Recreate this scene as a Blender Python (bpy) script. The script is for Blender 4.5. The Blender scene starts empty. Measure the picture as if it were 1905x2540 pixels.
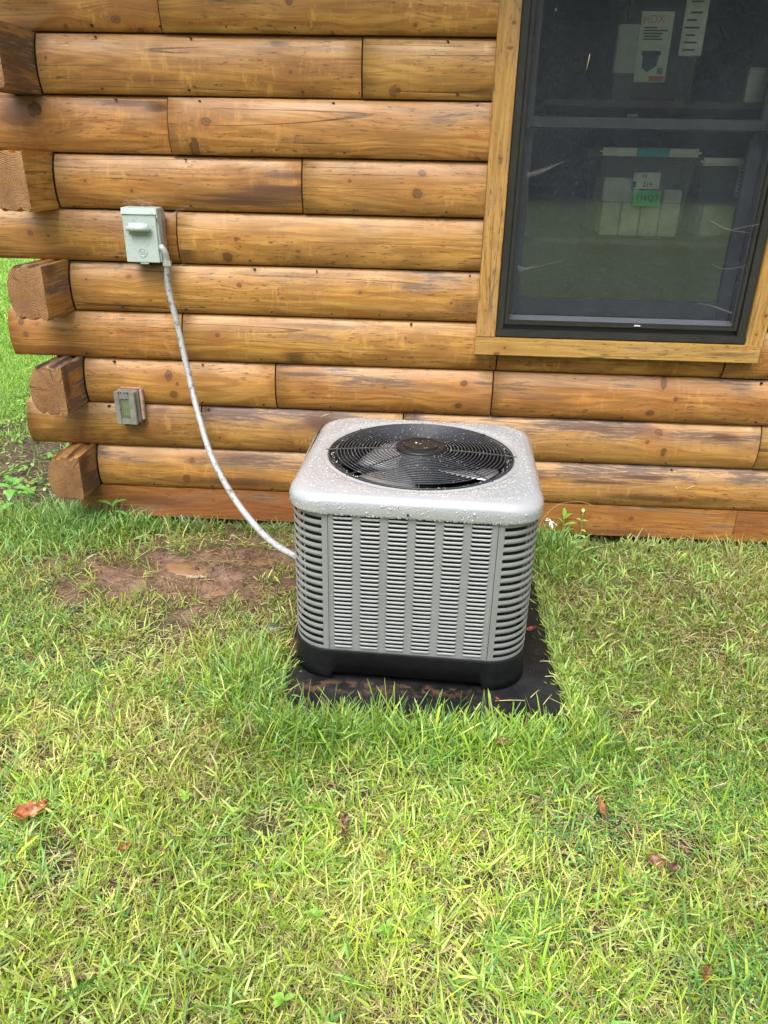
import bpy, bmesh, math, random
import numpy as np
from mathutils import Vector, Matrix

random.seed(7)
scene = bpy.context.scene
COL = scene.collection

# ------------------------------------------------------------------ camera
def cam_axes(yaw, pitch, roll):
    cy, sy = math.cos(yaw), math.sin(yaw)
    f = Vector((sy*math.cos(pitch), cy*math.cos(pitch), -math.sin(pitch)))
    r = Vector((cy, -sy, 0.0)); u = r.cross(f)
    c, s = math.cos(roll), math.sin(roll)
    return c*r+s*u, -s*r+c*u, f
CAM = Vector((0.0537, -2.9702, 1.4743))
cr, cu, cf = cam_axes(-0.04896, 0.4347, 0.02129)
cd = bpy.data.cameras.new('camera'); cam = bpy.data.objects.new('camera', cd); COL.objects.link(cam)
m = Matrix(((cr.x, cu.x, -cf.x, CAM.x), (cr.y, cu.y, -cf.y, CAM.y), (cr.z, cu.z, -cf.z, CAM.z), (0, 0, 0, 1)))
cam.matrix_world = m
cd.sensor_fit = 'VERTICAL'; cd.sensor_height = 36.0; cd.lens = 36.0*1852.3/2540.0
cd.clip_start = 0.05; cd.clip_end = 500
scene.camera = cam

# ------------------------------------------------------------------ light
SUN_EL, SUN_AZ = math.radians(62), math.radians(200)   # azimuth measured from +Y towards +X
SAT_SKY, SKY_STR, SUN_STR, EXPO = 0.20, 0.145, 1.55, 1.09
w = bpy.data.worlds.new('World'); scene.world = w; w.use_nodes = True
wn, wl = w.node_tree.nodes, w.node_tree.links
wn.clear()
sky = wn.new('ShaderNodeTexSky'); sky.sky_type = 'NISHITA'; sky.sun_disc = False
sky.sun_elevation = SUN_EL; sky.sun_rotation = SUN_AZ; sky.dust_density = 4.0; sky.air_density = 1.0
hs = wn.new('ShaderNodeHueSaturation'); hs.inputs['Saturation'].default_value = SAT_SKY
bg = wn.new('ShaderNodeBackground'); bg.inputs['Strength'].default_value = SKY_STR
wo = wn.new('ShaderNodeOutputWorld')
wl.new(sky.outputs[0], hs.inputs['Color']); wl.new(hs.outputs[0], bg.inputs['Color']); wl.new(bg.outputs[0], wo.inputs['Surface'])
ld = bpy.data.lights.new('sun', 'SUN'); ld.energy = SUN_STR; ld.angle = math.radians(38); ld.color = (1.0, 0.965, 0.91)
sun = bpy.data.objects.new('sun', ld); COL.objects.link(sun)
sd = Vector((math.sin(SUN_AZ)*math.cos(SUN_EL), math.cos(SUN_AZ)*math.cos(SUN_EL), math.sin(SUN_EL)))
sun.rotation_euler = sd.to_track_quat('Z', 'Y').to_euler(); sun.location = (0, -4, 8)
vs = scene.view_settings; vs.view_transform = 'Standard'; vs.look = 'None'; vs.gamma = 1.0; vs.use_curve_mapping = False
vs.exposure = EXPO
scene.cycles.max_bounces = 8; scene.cycles.transparent_max_bounces = 16
scene.cycles.use_denoising = True

# ------------------------------------------------------------------ helpers
def tag(o, label=None, cat=None, group=None, kind=None):
    if label: o['label'] = label
    if cat: o['category'] = cat
    if group: o['group'] = group
    if kind: o['kind'] = kind
    return o
def empty(name, loc=(0, 0, 0), rz=0.0):
    o = bpy.data.objects.new(name, None); COL.objects.link(o)
    o.location = loc; o.rotation_euler = (0, 0, rz); o.empty_display_size = 0.05
    return o
def add(name, me, parent=None, loc=(0, 0, 0), rot=(0, 0, 0)):
    o = bpy.data.objects.new(name, me); COL.objects.link(o)
    if parent is not None: o.parent = parent
    o.location = loc; o.rotation_euler = rot
    return o
def mesh(name, verts, faces, mats, smooth=False, midx=None):
    me = bpy.data.meshes.new(name); me.from_pydata([tuple(v) for v in verts], [], faces)
    for mt in (mats if isinstance(mats, (list, tuple)) else [mats]): me.materials.append(mt)
    if midx is not None: me.polygons.foreach_set('material_index', midx)
    if smooth: me.polygons.foreach_set('use_smooth', [True]*len(me.polygons))
    me.update(); return me
def bm_mesh(name, bm, mats, smooth=False, recalc=True):
    if recalc: bmesh.ops.recalc_face_normals(bm, faces=bm.faces)
    me = bpy.data.meshes.new(name); bm.to_mesh(me); bm.free()
    for mt in (mats if isinstance(mats, (list, tuple)) else [mats]): me.materials.append(mt)
    if smooth: me.polygons.foreach_set('use_smooth', [True]*len(me.polygons))
    return me
def bbox_bm(bm, a, b, bev=0.0):
    x0, y0, z0 = a; x1, y1, z1 = b
    vs_ = [bm.verts.new(c) for c in ((x0,y0,z0),(x1,y0,z0),(x1,y1,z0),(x0,y1,z0),(x0,y0,z1),(x1,y0,z1),(x1,y1,z1),(x0,y1,z1))]
    fs = [bm.faces.new([vs_[i] for i in f]) for f in ((0,3,2,1),(4,5,6,7),(0,1,5,4),(1,2,6,5),(2,3,7,6),(3,0,4,7))]
    if bev:
        ed = list({e for f in fs for e in f.edges})
        bmesh.ops.bevel(bm, geom=ed, offset=bev, segments=2, affect='EDGES', clamp_overlap=True)
def box(name, a, b, mat, parent=None, bev=0.0, loc=(0,0,0), rot=(0,0,0)):
    bm = bmesh.new(); bbox_bm(bm, a, b, bev)
    return add(name, bm_mesh(name, bm, mat), parent, loc, rot)
def tube_pts(path, rad, n=8, close=False, caps=True):
    P = [Vector(p) for p in path]; L = len(P)
    rr = rad if isinstance(rad, (list, tuple)) else [rad]*L
    V, F = [], []
    prev = None
    for i, p in enumerate(P):
        if close: t = (P[(i+1) % L]-P[i-1])
        else: t = P[min(i+1, L-1)]-P[max(i-1, 0)]
        t.normalize()
        if prev is None:
            a = Vector((0, 0, 1)) if abs(t.z) < .9 else Vector((1, 0, 0))
            nrm = (a-t*a.dot(t)).normalized()
        else:
            nrm = (prev-t*prev.dot(t)).normalized()
        prev = nrm; b = t.cross(nrm)
        for k in range(n):
            an = 2*math.pi*k/n
            V.append(p+(nrm*math.cos(an)+b*math.sin(an))*rr[i])
    for i in range(L if close else L-1):
        j = (i+1) % L
        for k in range(n):
            F.append((i*n+k, i*n+(k+1) % n, j*n+(k+1) % n, j*n+k))
    if caps and not close:
        F.append(tuple(range(n))[::-1]); F.append(tuple((L-1)*n+k for k in range(n)))
    return V, F
def tube(name, path, rad, mat, parent=None, n=8, close=False, loc=(0,0,0)):
    V, F = tube_pts(path, rad, n, close)
    return add(name, mesh(name, V, F, mat, True), parent, loc)
def spline(pts, m=8):
    out = []
    P = [Vector(p) for p in pts]; P = [P[0]*2-P[1]]+P+[P[-1]*2-P[-2]]
    for i in range(1, len(P)-2):
        a, b, c, d = P[i-1:i+3]
        for k in range(m):
            t = k/m
            out.append(.5*((2*b)+(c-a)*t+(2*a-5*b+4*c-d)*t*t+(3*b-a-3*c+d)*t**3))
    out.append(P[-2]); return out
def text_mesh(s, size, ext=0.0003):
    cu_ = bpy.data.curves.new('lettering', 'FONT'); cu_.body = s; cu_.size = size; cu_.extrude = ext
    cu_.align_x = 'CENTER'; cu_.align_y = 'CENTER'; cu_.resolution_u = 2
    o = bpy.data.objects.new('lettering', cu_)
    COL.objects.link(o); bpy.context.view_layer.update()
    me = bpy.data.meshes.new_from_object(o.evaluated_get(bpy.context.evaluated_depsgraph_get()))
    bpy.data.objects.remove(o); return me

# value noise (numpy)
def vnoise(x, y, s, seed):
    x = np.asarray(x)*s+seed*17.13; y = np.asarray(y)*s-seed*9.71
    xi = np.floor(x).astype(np.int64); yi = np.floor(y).astype(np.int64); fx = x-xi; fy = y-yi
    fx = fx*fx*(3-2*fx); fy = fy*fy*(3-2*fy)
    def h(a, b):
        n = (a*374761393+b*668265263+seed*1442695) & 0xffffffff
        n = ((n ^ (n >> 13))*1274126177) & 0xffffffff
        return ((n ^ (n >> 16)) & 0xffff)/65535.0
    return (h(xi, yi)*(1-fx)+h(xi+1, yi)*fx)*(1-fy)+(h(xi, yi+1)*(1-fx)+h(xi+1, yi+1)*fx)*fy
def fbm(x, y, s, seed, o=3):
    v = 0; a = .5; t = 0
    for i in range(o):
        v = v+a*vnoise(x, y, s*2**i, seed+i*31); t += a; a *= .5
    return v/t
def sstep(a, b, x):
    t = np.clip((x-a)/(b-a), 0, 1); return t*t*(3-2*t)

# ------------------------------------------------------------------ node helper
class NT:
    def __init__(s, name):
        s.mat = bpy.data.materials.new(name); s.mat.use_nodes = True
        s.t = s.mat.node_tree; s.n = s.t.nodes; s.n.clear()
        s.out = s.n.new('ShaderNodeOutputMaterial')
    def put(s, sock, v):
        if isinstance(v, bpy.types.NodeSocket): s.t.links.new(v, sock)
        else: sock.default_value = v
    def math(s, op, a, b=0.0, c=0.0, clamp=False):
        n = s.n.new('ShaderNodeMath'); n.operation = op; n.use_clamp = clamp
        s.put(n.inputs[0], a); s.put(n.inputs[1], b); s.put(n.inputs[2], c); return n.outputs[0]
    def noise(s, vec, scale=1.0, detail=3.0, rough=.55, dist=0.0, out=0):
        n = s.n.new('ShaderNodeTexNoise'); s.put(n.inputs['Vector'], vec)
        n.inputs['Scale'].default_value = scale; n.inputs['Detail'].default_value = detail
        n.inputs['Roughness'].default_value = rough; n.inputs['Distortion'].default_value = dist
        return n.outputs[out]
    def comb(s, x, y, z):
        n = s.n.new('ShaderNodeCombineXYZ'); s.put(n.inputs[0], x); s.put(n.inputs[1], y); s.put(n.inputs[2], z); return n.outputs[0]
    def sep(s, v):
        n = s.n.new('ShaderNodeSeparateXYZ'); s.put(n.inputs[0], v); return n.outputs
    def step(s, v, a, b, lo=0.0, hi=1.0):
        n = s.n.new('ShaderNodeMapRange'); n.interpolation_type = 'SMOOTHSTEP'
        s.put(n.inputs[0], v); n.inputs[1].default_value = a; n.inputs[2].default_value = b
        n.inputs[3].default_value = lo; n.inputs[4].default_value = hi; return n.outputs[0]
    def mix(s, f, a, b, mode='MIX'):
        n = s.n.new('ShaderNodeMix'); n.data_type = 'RGBA'; n.blend_type = mode
        s.put(n.inputs[0], f)
        for k, v in ((6, a), (7, b)):
            if isinstance(v, tuple) and len(v) == 3: v = v+(1.0,)
            s.put(n.inputs[k], v)
        return n.outputs[2]
    def ramp(s, f, stops):
        n = s.n.new('ShaderNodeValToRGB'); s.put(n.inputs[0], f)
        e = n.color_ramp.elements
        while len(e) < len(stops): e.new(0.5)
        for el, (p, c) in zip(e, stops): el.position = p; el.color = tuple(c)+(1.0,)
        return n.outputs[0]
    def tc(s, which='Object'):
        return s.n.new('ShaderNodeTexCoord').outputs[which]
    def bump(s, h, strength=.3, dist=.001, normal=None):
        n = s.n.new('ShaderNodeBump'); n.inputs['Strength'].default_value = strength; n.inputs['Distance'].default_value = dist
        s.put(n.inputs['Height'], h)
        if normal is not None: s.put(n.inputs['Normal'], normal)
        return n.outputs[0]
    def bsdf(s, col, rough=.5, metal=0.0, normal=None, spec=.5, coat=0.0, **kw):
        n = s.n.new('ShaderNodeBsdfPrincipled')
        if isinstance(col, tuple) and len(col) == 3: col = col+(1.0,)
        s.put(n.inputs['Base Color'], col); s.put(n.inputs['Roughness'], rough); s.put(n.inputs['Metallic'], metal)
        s.put(n.inputs['Specular IOR Level'], spec); s.put(n.inputs['Coat Weight'], coat)
        n.inputs['Coat Roughness'].default_value = .15
        if normal is not None: s.put(n.inputs['Normal'], normal)
        return n.outputs[0]
    def done(s, sh):
        s.t.links.new(sh, s.out.inputs['Surface']); return s.mat

def plain(name, col, rough=.5, metal=0.0, var=.12, scale=30.0, bump=.0, spec=.5, coat=0.0):
    t = NT(name); v = t.tc()
    nz = t.noise(v, scale, 4); nz2 = t.noise(v, scale*.13, 3)
    f = t.math('ADD', t.math('MULTIPLY', nz, .6), t.math('MULTIPLY', nz2, .4))
    c = t.mix(t.step(f, .3, .7), tuple(x*(1-var) for x in col), tuple(min(1, x*(1+var)) for x in col))
    nm = t.bump(nz, bump, .002) if bump else None
    return t.done(t.bsdf(c, t.step(f, .3, .7, rough*.85, min(1, rough*1.15)), metal, nm, spec, coat))

# ------------------------------------------------------------------ wood
def wood(name, seed, axis='x', knots=(), weather=.2, tone=0.0, red=0.0, top=True, H=.188, bright=1.0, stains=(), mill=1.0, rough=.50, cracks=.35):
    """knots: (along, up, r, darkness, stretch) in the object's own coordinates; stains: (along, up, half length, half height, strength)"""
    t = NT(name); X, Y, Z = t.sep(t.tc())
    if axis == 'z': X, Z = Z, X
    elif axis == 'y': X, Y = Y, X
    s1 = seed*3.17
    Xs = t.math('ADD', X, s1)
    low = t.noise(t.comb(t.math('MULTIPLY', Xs, 1.3), seed*1.7, t.math('MULTIPLY', Z, 5.0)), 1.0, 2)
    v = t.math('ADD', Z, t.math('MULTIPLY', t.math('SUBTRACT', low, .5), .075))
    if axis != 'x' or True:
        v = t.math('ADD', v, t.math('MULTIPLY', Y, .6))
    kd = []
    for (kx, kz, r, dk, st) in knots:
        dx = t.math('SUBTRACT', X, kx); dz = t.math('SUBTRACT', Z, kz)
        a = t.math('DIVIDE', dx, r*4.2+.008); b = t.math('DIVIDE', dz, r*2.3+.006)
        e = t.math('EXPONENT', t.math('MULTIPLY', t.math('ADD', t.math('MULTIPLY', a, a), t.math('MULTIPLY', b, b)), -1.0))
        v = t.math('SUBTRACT', v, t.math('MULTIPLY', t.math('MULTIPLY', dz, .85), e))
        wob = t.noise(t.comb(t.math('MULTIPLY', X, 40), kx, t.math('MULTIPLY', Z, 40)), 1.0, 2)
        a2 = t.math('DIVIDE', dx, r); b2 = t.math('DIVIDE', dz, r*st)
        d = t.math('SQRT', t.math('ADD', t.math('MULTIPLY', a2, a2), t.math('MULTIPLY', b2, b2)))
        d = t.math('ADD', d, t.math('MULTIPLY', t.math('SUBTRACT', wob, .5), 1.15))
        kd.append((d, dk, e))
    vv = t.comb(t.math('MULTIPLY', Xs, 2.2), seed*.9, t.math('MULTIPLY', v, 1.0))
    n1 = t.noise(t.comb(t.math('MULTIPLY', Xs, .55), seed*.77, t.math('MULTIPLY', v, 6.5)), 1.0, 2, .4)
    ring = t.math('SINE', t.math('MULTIPLY', n1, 120.0))
    ringm = t.step(ring, -.2, 1.0)
    fine = t.noise(t.comb(t.math('MULTIPLY', Xs, 5.0), seed, t.math('MULTIPLY', v, 120.0)), 1.0, 5, .72)
    mid = t.noise(t.comb(t.math('MULTIPLY', Xs, 2.8), seed+4, t.math('MULTIPLY', v, 46.0)), 1.0, 5, .68)
    blot = t.noise(t.comb(t.math('MULTIPLY', Xs, 3.5), seed+8, t.math('MULTIPLY', Z, 9.0)), 1.0, 3, .5)
    millv = t.noise(t.comb(t.math('MULTIPLY', Xs, 34.0), seed+2, t.math('MULTIPLY', Z, 13.0)), 1.0, 5, .75)
    millb = t.noise(t.comb(t.math('MULTIPLY', Xs, 5.0), seed+7, t.math('MULTIPLY', Z, 6.0)), 1.0, 2, .5)
    millf = t.step(millb, .42, .68)
    hv = random.Random(seed*13+1); bright = bright*hv.uniform(.90, 1.08); yl = hv.uniform(.92, 1.10)
    A = (.370*bright, .152*bright*yl, .028*bright); B = (.525*bright, .262*bright*yl, .070*bright); Cc = (.205*bright, .064*bright, .010*bright)
    if tone: A, B, Cc = [tuple(x*(1-tone)+y*tone for x, y in zip(c_, (.50, .30, .085))) for c_ in (A, B, Cc)]
    if red: A, B, Cc = [tuple(x*(1-red)+y*red for x, y in zip(c_, (.28, .085, .03))) for c_ in (A, B, Cc)]
    base = t.mix(t.step(mid, .36, .62), A, B)
    base = t.mix(t.math('MULTIPLY', t.step(blot, .44, .70), .62), base, Cc)
    base = t.mix(t.math('MULTIPLY', ringm, .42), base, tuple(x*.55 for x in A))
    base = t.mix(t.math('MULTIPLY', t.step(fine, .50, .62), .52), base, tuple(x*.45 for x in A))
    base = t.mix(t.math('MULTIPLY', t.math('MULTIPLY', t.step(millv, .50, .64), millf), .50*mill), base, tuple(min(1, x*1.35) for x in B))
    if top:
        toplit = t.math('MULTIPLY', t.step(Z, H*.50, H*.95), t.step(t.noise(t.comb(t.math('MULTIPLY', Xs, 2.6), seed+41, t.math('MULTIPLY', Z, 22.0)), 1.0, 3, .6), .30, .62))
        base = t.mix(t.math('MULTIPLY', toplit, .42), base, (.56, .37, .22))  # paler tan on the upper face: sky highlight painted into the wood colour
    # small dark flecks and hairline checks
    fl = t.noise(t.comb(t.math('MULTIPLY', Xs, 22.0), seed+12, t.math('MULTIPLY', v, 130.0)), 1.0, 3, .6)
    flm = t.noise(t.comb(t.math('MULTIPLY', Xs, 1.7), seed+13, t.math('MULTIPLY', Z, 11.0)), 1.0, 2, .5)
    fm = t.math('MULTIPLY', t.step(fl, .58, .63), t.step(flm, .44, .56))
    base = t.mix(t.math('MULTIPLY', fm, .70), base, (.06, .035, .02))
    ck = t.noise(t.comb(t.math('MULTIPLY', Xs, .45), seed+21, t.math('MULTIPLY', Z, 22.0)), 1.0, 0, .4)
    ckm = t.math('SUBTRACT', 1.0, t.step(t.math('ABSOLUTE', t.math('SUBTRACT', ck, .5)), .003, .012))
    ckg = t.step(t.noise(t.comb(t.math('MULTIPLY', Xs, 1.4), seed+22, t.math('MULTIPLY', Z, 9.0)), 1.0, 1), .48, .56)
    ckm = t.math('MULTIPLY', ckm, ckg)
    base = t.mix(t.math('MULTIPLY', ckm, cracks*1.6), base, (.03, .014, .007))
    # weathering: grey black broken streaks, strongest on the upper shoulder that the rain reaches
    ws = t.noise(t.comb(t.math('MULTIPLY', Xs, 7.5), seed+5, t.math('MULTIPLY', v, 95.0)), 1.0, 6, .76)
    wm = t.noise(t.comb(t.math('MULTIPLY', Xs, 2.3), seed+6, t.math('MULTIPLY', Z, 13.0)), 1.0, 3, .5)
    if top: up = t.step(Z, H*.28, H*.82, .12, 1.0)
    else: up = 1.0
    wmask = t.math('MULTIPLY', t.step(wm, .62-weather*.35, .80-weather*.3), up)
    grey = t.math('MULTIPLY', t.step(t.math('ADD', ws, t.math('MULTIPLY', wmask, .20)), .62, .68), wmask)
    base = t.mix(t.math('MULTIPLY', wmask, .42), base, (.36, .25, .16))
    base = t.mix(t.math('MULTIPLY', grey, .8), base, (.075, .055, .055))
    for (sx, sz, hx, hz, k) in stains:
        a = t.math('DIVIDE', t.math('SUBTRACT', X, sx), hx); b = t.math('DIVIDE', t.math('SUBTRACT', Z, sz), hz)
        e = t.math('EXPONENT', t.math('MULTIPLY', t.math('ADD', t.math('MULTIPLY', a, a), t.math('MULTIPLY', b, b)), -1.0))
        st_ = t.step(t.math('ADD', t.noise(t.comb(t.math('MULTIPLY', Xs, 3.0), seed+33, t.math('MULTIPLY', v, 60.0)), 1.0, 4, .62), t.math('MULTIPLY', e, .34)), .62, .72)
        base = t.mix(t.math('MULTIPLY', t.math('MULTIPLY', st_, e), k), base, (.055, .026, .016))
        base = t.mix(t.math('MULTIPLY', e, k*.55), base, (.15, .062, .03))
    for (d, dk, e) in kd:
        d = t.math('MULTIPLY', d, 1.18)
        rg = t.math('SINE', t.math('MULTIPLY', d, 17.0))
        kc = t.mix(t.step(rg, -.6, .6), (.085-.055*dk, .036-.024*dk, .016-.010*dk), (.26-.17*dk, .115-.085*dk, .045-.035*dk))
        kc = t.mix(t.math('SUBTRACT', 1.0, t.step(d, .0, .45)), kc, (.05, .022, .012))
        base = t.mix(t.math('MULTIPLY', e, .42), base, (.33, .125, .028))
        edge = t.math('MULTIPLY', t.step(d, .75, 1.0), t.math('SUBTRACT', 1.0, t.step(d, 1.0, 1.3)))
        inside = t.math('SUBTRACT', 1.0, t.step(d, .92, 1.12))
        base = t.mix(t.math('MULTIPLY', inside, t.step(fine, .3, .7, .60, .95)), base, kc)
        halo = t.math('MULTIPLY', t.math('SUBTRACT', 1.0, t.step(d, 1.0, 2.3)), t.step(mid, .35, .65))
        base = t.mix(t.math('MULTIPLY', halo, .55), base, (.20, .085, .025))
        base = t.mix(t.math('MULTIPLY', edge, .6), base, (.05, .022, .01))
    hgt = t.math('ADD', t.math('MULTIPLY', fine, .5), t.math('SUBTRACT', t.math('MULTIPLY', mid, .6), t.math('MULTIPLY', ckm, 1.5)))
    nm = t.bump(hgt, .55, .002)
    return t.done(t.bsdf(base, t.step(blot, .3, .7, rough-.08, rough+.14), 0, nm, .5, .06))

def endgrain(name, seed, cx, cz, bright=1.0):
    t = NT(name); X, Y, Z = t.sep(t.tc())
    wob = t.noise(t.comb(t.math('MULTIPLY', X, 9), seed, t.math('MULTIPLY', Z, 9)), 1.0, 3)
    dx = t.math('SUBTRACT', X, cx); dz = t.math('SUBTRACT', Z, cz)
    d = t.math('SQRT', t.math('ADD', t.math('MULTIPLY', dx, dx), t.math('MULTIPLY', dz, dz)))
    d2 = t.math('ADD', d, t.math('MULTIPLY', wob, .026))
    r = t.math('ADD', t.math('SINE', t.math('MULTIPLY', d2, 1250.0)), t.math('MULTIPLY', t.math('SUBTRACT', t.noise(t.tc(), 120, 3), .5), 2.6))
    nz = t.noise(t.tc(), 60, 4); nb = t.noise(t.tc(), 9, 3)
    c = t.mix(t.step(nb, .3, .7), (.30*bright, .145*bright, .055*bright), (.46*bright, .25*bright, .10*bright))
    c = t.mix(t.math('MULTIPLY', t.step(r, -.3, 1.0), .80), c, (.10, .044, .018))
    ang = t.math('ARCTAN2', dz, dx)
    rc = t.noise(t.comb(t.math('MULTIPLY', ang, 9.0), seed, t.math('MULTIPLY', d, 6)), 1.0, 3, .6)
    c = t.mix(t.math('MULTIPLY', t.step(rc, .60, .65), .8), c, (.04, .02, .012))
    c = t.mix(t.math('MULTIPLY', t.step(nz, .5, .8), .35), c, (.10, .06, .035))
    nm = t.bump(t.math('ADD', r, t.math('MULTIPLY', nz, 3)), .5, .0012)
    return t.done(t.bsdf(c, .65, 0, nm, .35))

# common materials
M_black = plain('black_plastic', (.0085, .009, .010), .45, 0, .25, 40, .15, .22)
M_blackmetal = plain('black_painted_wire', (.040, .043, .050), .34, 0, .2, 60)
M_dark = plain('dark_void', (.008, .008, .009), .8)
M_bronze = plain('dark_bronze_vinyl', (.026, .025, .024), .38, 0, .15, 25, .05)
M_bronze2 = plain('dark_bronze_sash', (.016, .017, .020), .45, 0, .15, 25, .05)

# ------------------------------------------------------------------ ground
MUDC = (-.84, -.38)
def masks(x, y):
    """returns grass density (0..1), mud, litter"""
    n1 = fbm(x, y, 5.0, 3); n2 = fbm(x, y, 14.0, 5)
    d = np.sqrt(((x+.79)/.56)**2+((y+.42-.05*(x+.8))/.29)**2)+(n1-.5)*1.2+(n2-.5)*1.5
    mud = 1-sstep(.60, 1.12, d)
    strip = (1-sstep(.02, .20, np.abs(y+.10)-(n2-.5)*.18))*sstep(-1.25, -.95, x)*(1-sstep(-.3, -.2, x))*.75
    mud = np.maximum(mud, strip)
    around = (1-sstep(.0, .12, -(x+.33)))*(1-sstep(.0, .05, x+.33))*sstep(-.95, -.85, y)*(1-sstep(-.35, -.2, y))*.6
    mud = np.maximum(mud, around)
    wall = sstep(-.075, .0, y)*(x > -1.42)
    lit = sstep(-.08, .12, y+(n1-.5)*.5)*sstep(-2.55, -2.2, x+(n1-.5)*.9)*(1-sstep(3.2, 4.5, y))*(x < -1.35)
    wid = 1-sstep(.85, 2.0, d)
    grass = (1-np.clip(mud*(1-.30*sstep(.50, .62, n2)), 0, 1))*(1-.58*wid)*(1-.93*lit)*(1-wall*.8)
    rw = (1-sstep(.03, .16, np.abs(y+.03)))*sstep(.7, .9, x)*(1-sstep(1.15, 1.35, x))*.5
    grass = grass*(1-rw)
    return np.clip(grass, 0, 1), mud, lit
PADX0, PADX1, PADY0, PADY1 = -.352, .522, -1.243, -.345
def gz(x, y):
    x = np.asarray(x, float); y = np.asarray(y, float)
    h = -.012+(fbm(x, y, 1.1, 11)-.5)*.035+(fbm(x, y, 8, 12)-.5)*.014
    g, mud, lit = masks(x, y)
    h = h+mud*((fbm(x, y, 11, 15)-.5)*.05+(fbm(x, y, 34, 16)-.5)*.026-.004)
    ins = (1-sstep(.0, .07, np.maximum(np.maximum(PADX0-x, x-PADX1), np.maximum(PADY0-y, y-PADY1))))
    h = h*(1-ins)-.024*ins
    h = h-.03*sstep(.0, .06, y)*(x > -1.44)*(x < 4)*(y < .4)
    far = sstep(3.0, 6.0, np.hypot(x, y))
    return h*(1-far)+far*(fbm(x, y, .35, 21)-.5)*.12
def axis_pts(lo, hi, step, far, grow=1.28):
    a = list(np.arange(lo, hi+1e-6, step)); s = step
    while a[-1] < far: s *= grow; a.append(a[-1]+s)
    s = step; b = []
    x = lo
    while x > -far: s *= grow; x -= s; b.append(x)
    return np.array(b[::-1]+a)
gx = axis_pts(-2.4, 2.0, .022, 150); gy = axis_pts(-2.7, 1.2, .022, 150)
GX, GY = np.meshgrid(gx, gy); GZ = gz(GX, GY)
nx, ny = len(gx), len(gy)
verts = np.stack([GX.ravel(), GY.ravel(), GZ.ravel()], 1)
ii, jj = np.meshgrid(np.arange(nx-1), np.arange(ny-1)); a0 = (jj*nx+ii).ravel()
faces = np.stack([a0, a0+1, a0+1+nx, a0+nx], 1)
def fast_mesh(name, verts, floops, starts, mats, col=None, smooth=False, midx=None):
    me = bpy.data.meshes.new(name)
    me.vertices.add(len(verts)); me.vertices.foreach_set('co', np.ascontiguousarray(verts, dtype=np.float32).ravel())
    me.loops.add(len(floops)); me.loops.foreach_set('vertex_index', np.ascontiguousarray(floops, dtype=np.int32))
    me.polygons.add(len(starts)); me.polygons.foreach_set('loop_start', np.ascontiguousarray(starts, dtype=np.int32))
    for mt in mats: me.materials.append(mt)
    if smooth: me.polygons.foreach_set('use_smooth', np.ones(len(starts), dtype=bool))
    if col is not None:
        ca = me.color_attributes.new('tint', 'FLOAT_COLOR', 'POINT')
        c4 = np.ones((len(verts), 4), dtype=np.float32); c4[:, :col.shape[1]] = col
        ca.data.foreach_set('color', c4.ravel())
    me.update(calc_edges=True); me.validate(); return me
g_, mud_, lit_ = masks(GX.ravel(), GY.ravel())
far_ = sstep(2.6, 5.0, np.hypot(GX.ravel(), GY.ravel()+1))*(1-lit_)
t = NT('earth'); att = t.n.new('ShaderNodeAttribute'); att.attribute_name = 'tint'
ax = t.sep(att.outputs['Color'])
P = t.tc()
na = t.noise(P, 18, 5, .6); nb = t.noise(P, 70, 4, .65); nc = t.noise(P, 3.0, 4, .6); nd = t.noise(P, 240, 2)
soil = t.mix(t.step(na, .35, .68), (.026, .018, .011), (.080, .054, .030))
soil = t.mix(t.math('MULTIPLY', t.step(nb, .56, .72), .6), soil, (.17, .125, .06))
soil = t.mix(t.math('MULTIPLY', t.step(nc, .4, .62), .45), soil, (.05, .075, .018))
mudc = t.mix(t.step(na, .3, .7), (.11, .060, .040), (.23, .135, .088))
mudc = t.mix(t.math('MULTIPLY', t.step(nb, .55, .75), .5), mudc, (.065, .035, .024))
litc = t.mix(t.step(nb, .35, .65), (.028, .02, .015), (.17, .115, .08))
lawn = t.mix(t.step(t.noise(P, 14, 6, .75), .38, .62), (.05, .085, .02), (.30, .40, .09))
c = t.mix(ax[0], soil, mudc); c = t.mix(ax[1], c, litc); c = t.mix(ax[2], c, lawn)
rg = t.math('SUBTRACT', .8, t.math('MULTIPLY', ax[0], t.step(nc, .42, .6, .15, .48)))
hh = t.math('ADD', t.math('MULTIPLY', na, 2.0), t.math('ADD', nb, t.math('MULTIPLY', nd, .4)))
M_ground = t.done(t.bsdf(c, rg, 0, t.bump(hh, .8, .008), .5))
col = np.stack([mud_, lit_, far_], 1)
gm = fast_mesh('ground', verts, faces.ravel(), np.arange(0, 4*len(faces), 4), [M_ground], col, True)
tag(add('ground', gm), kind='structure')

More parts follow.
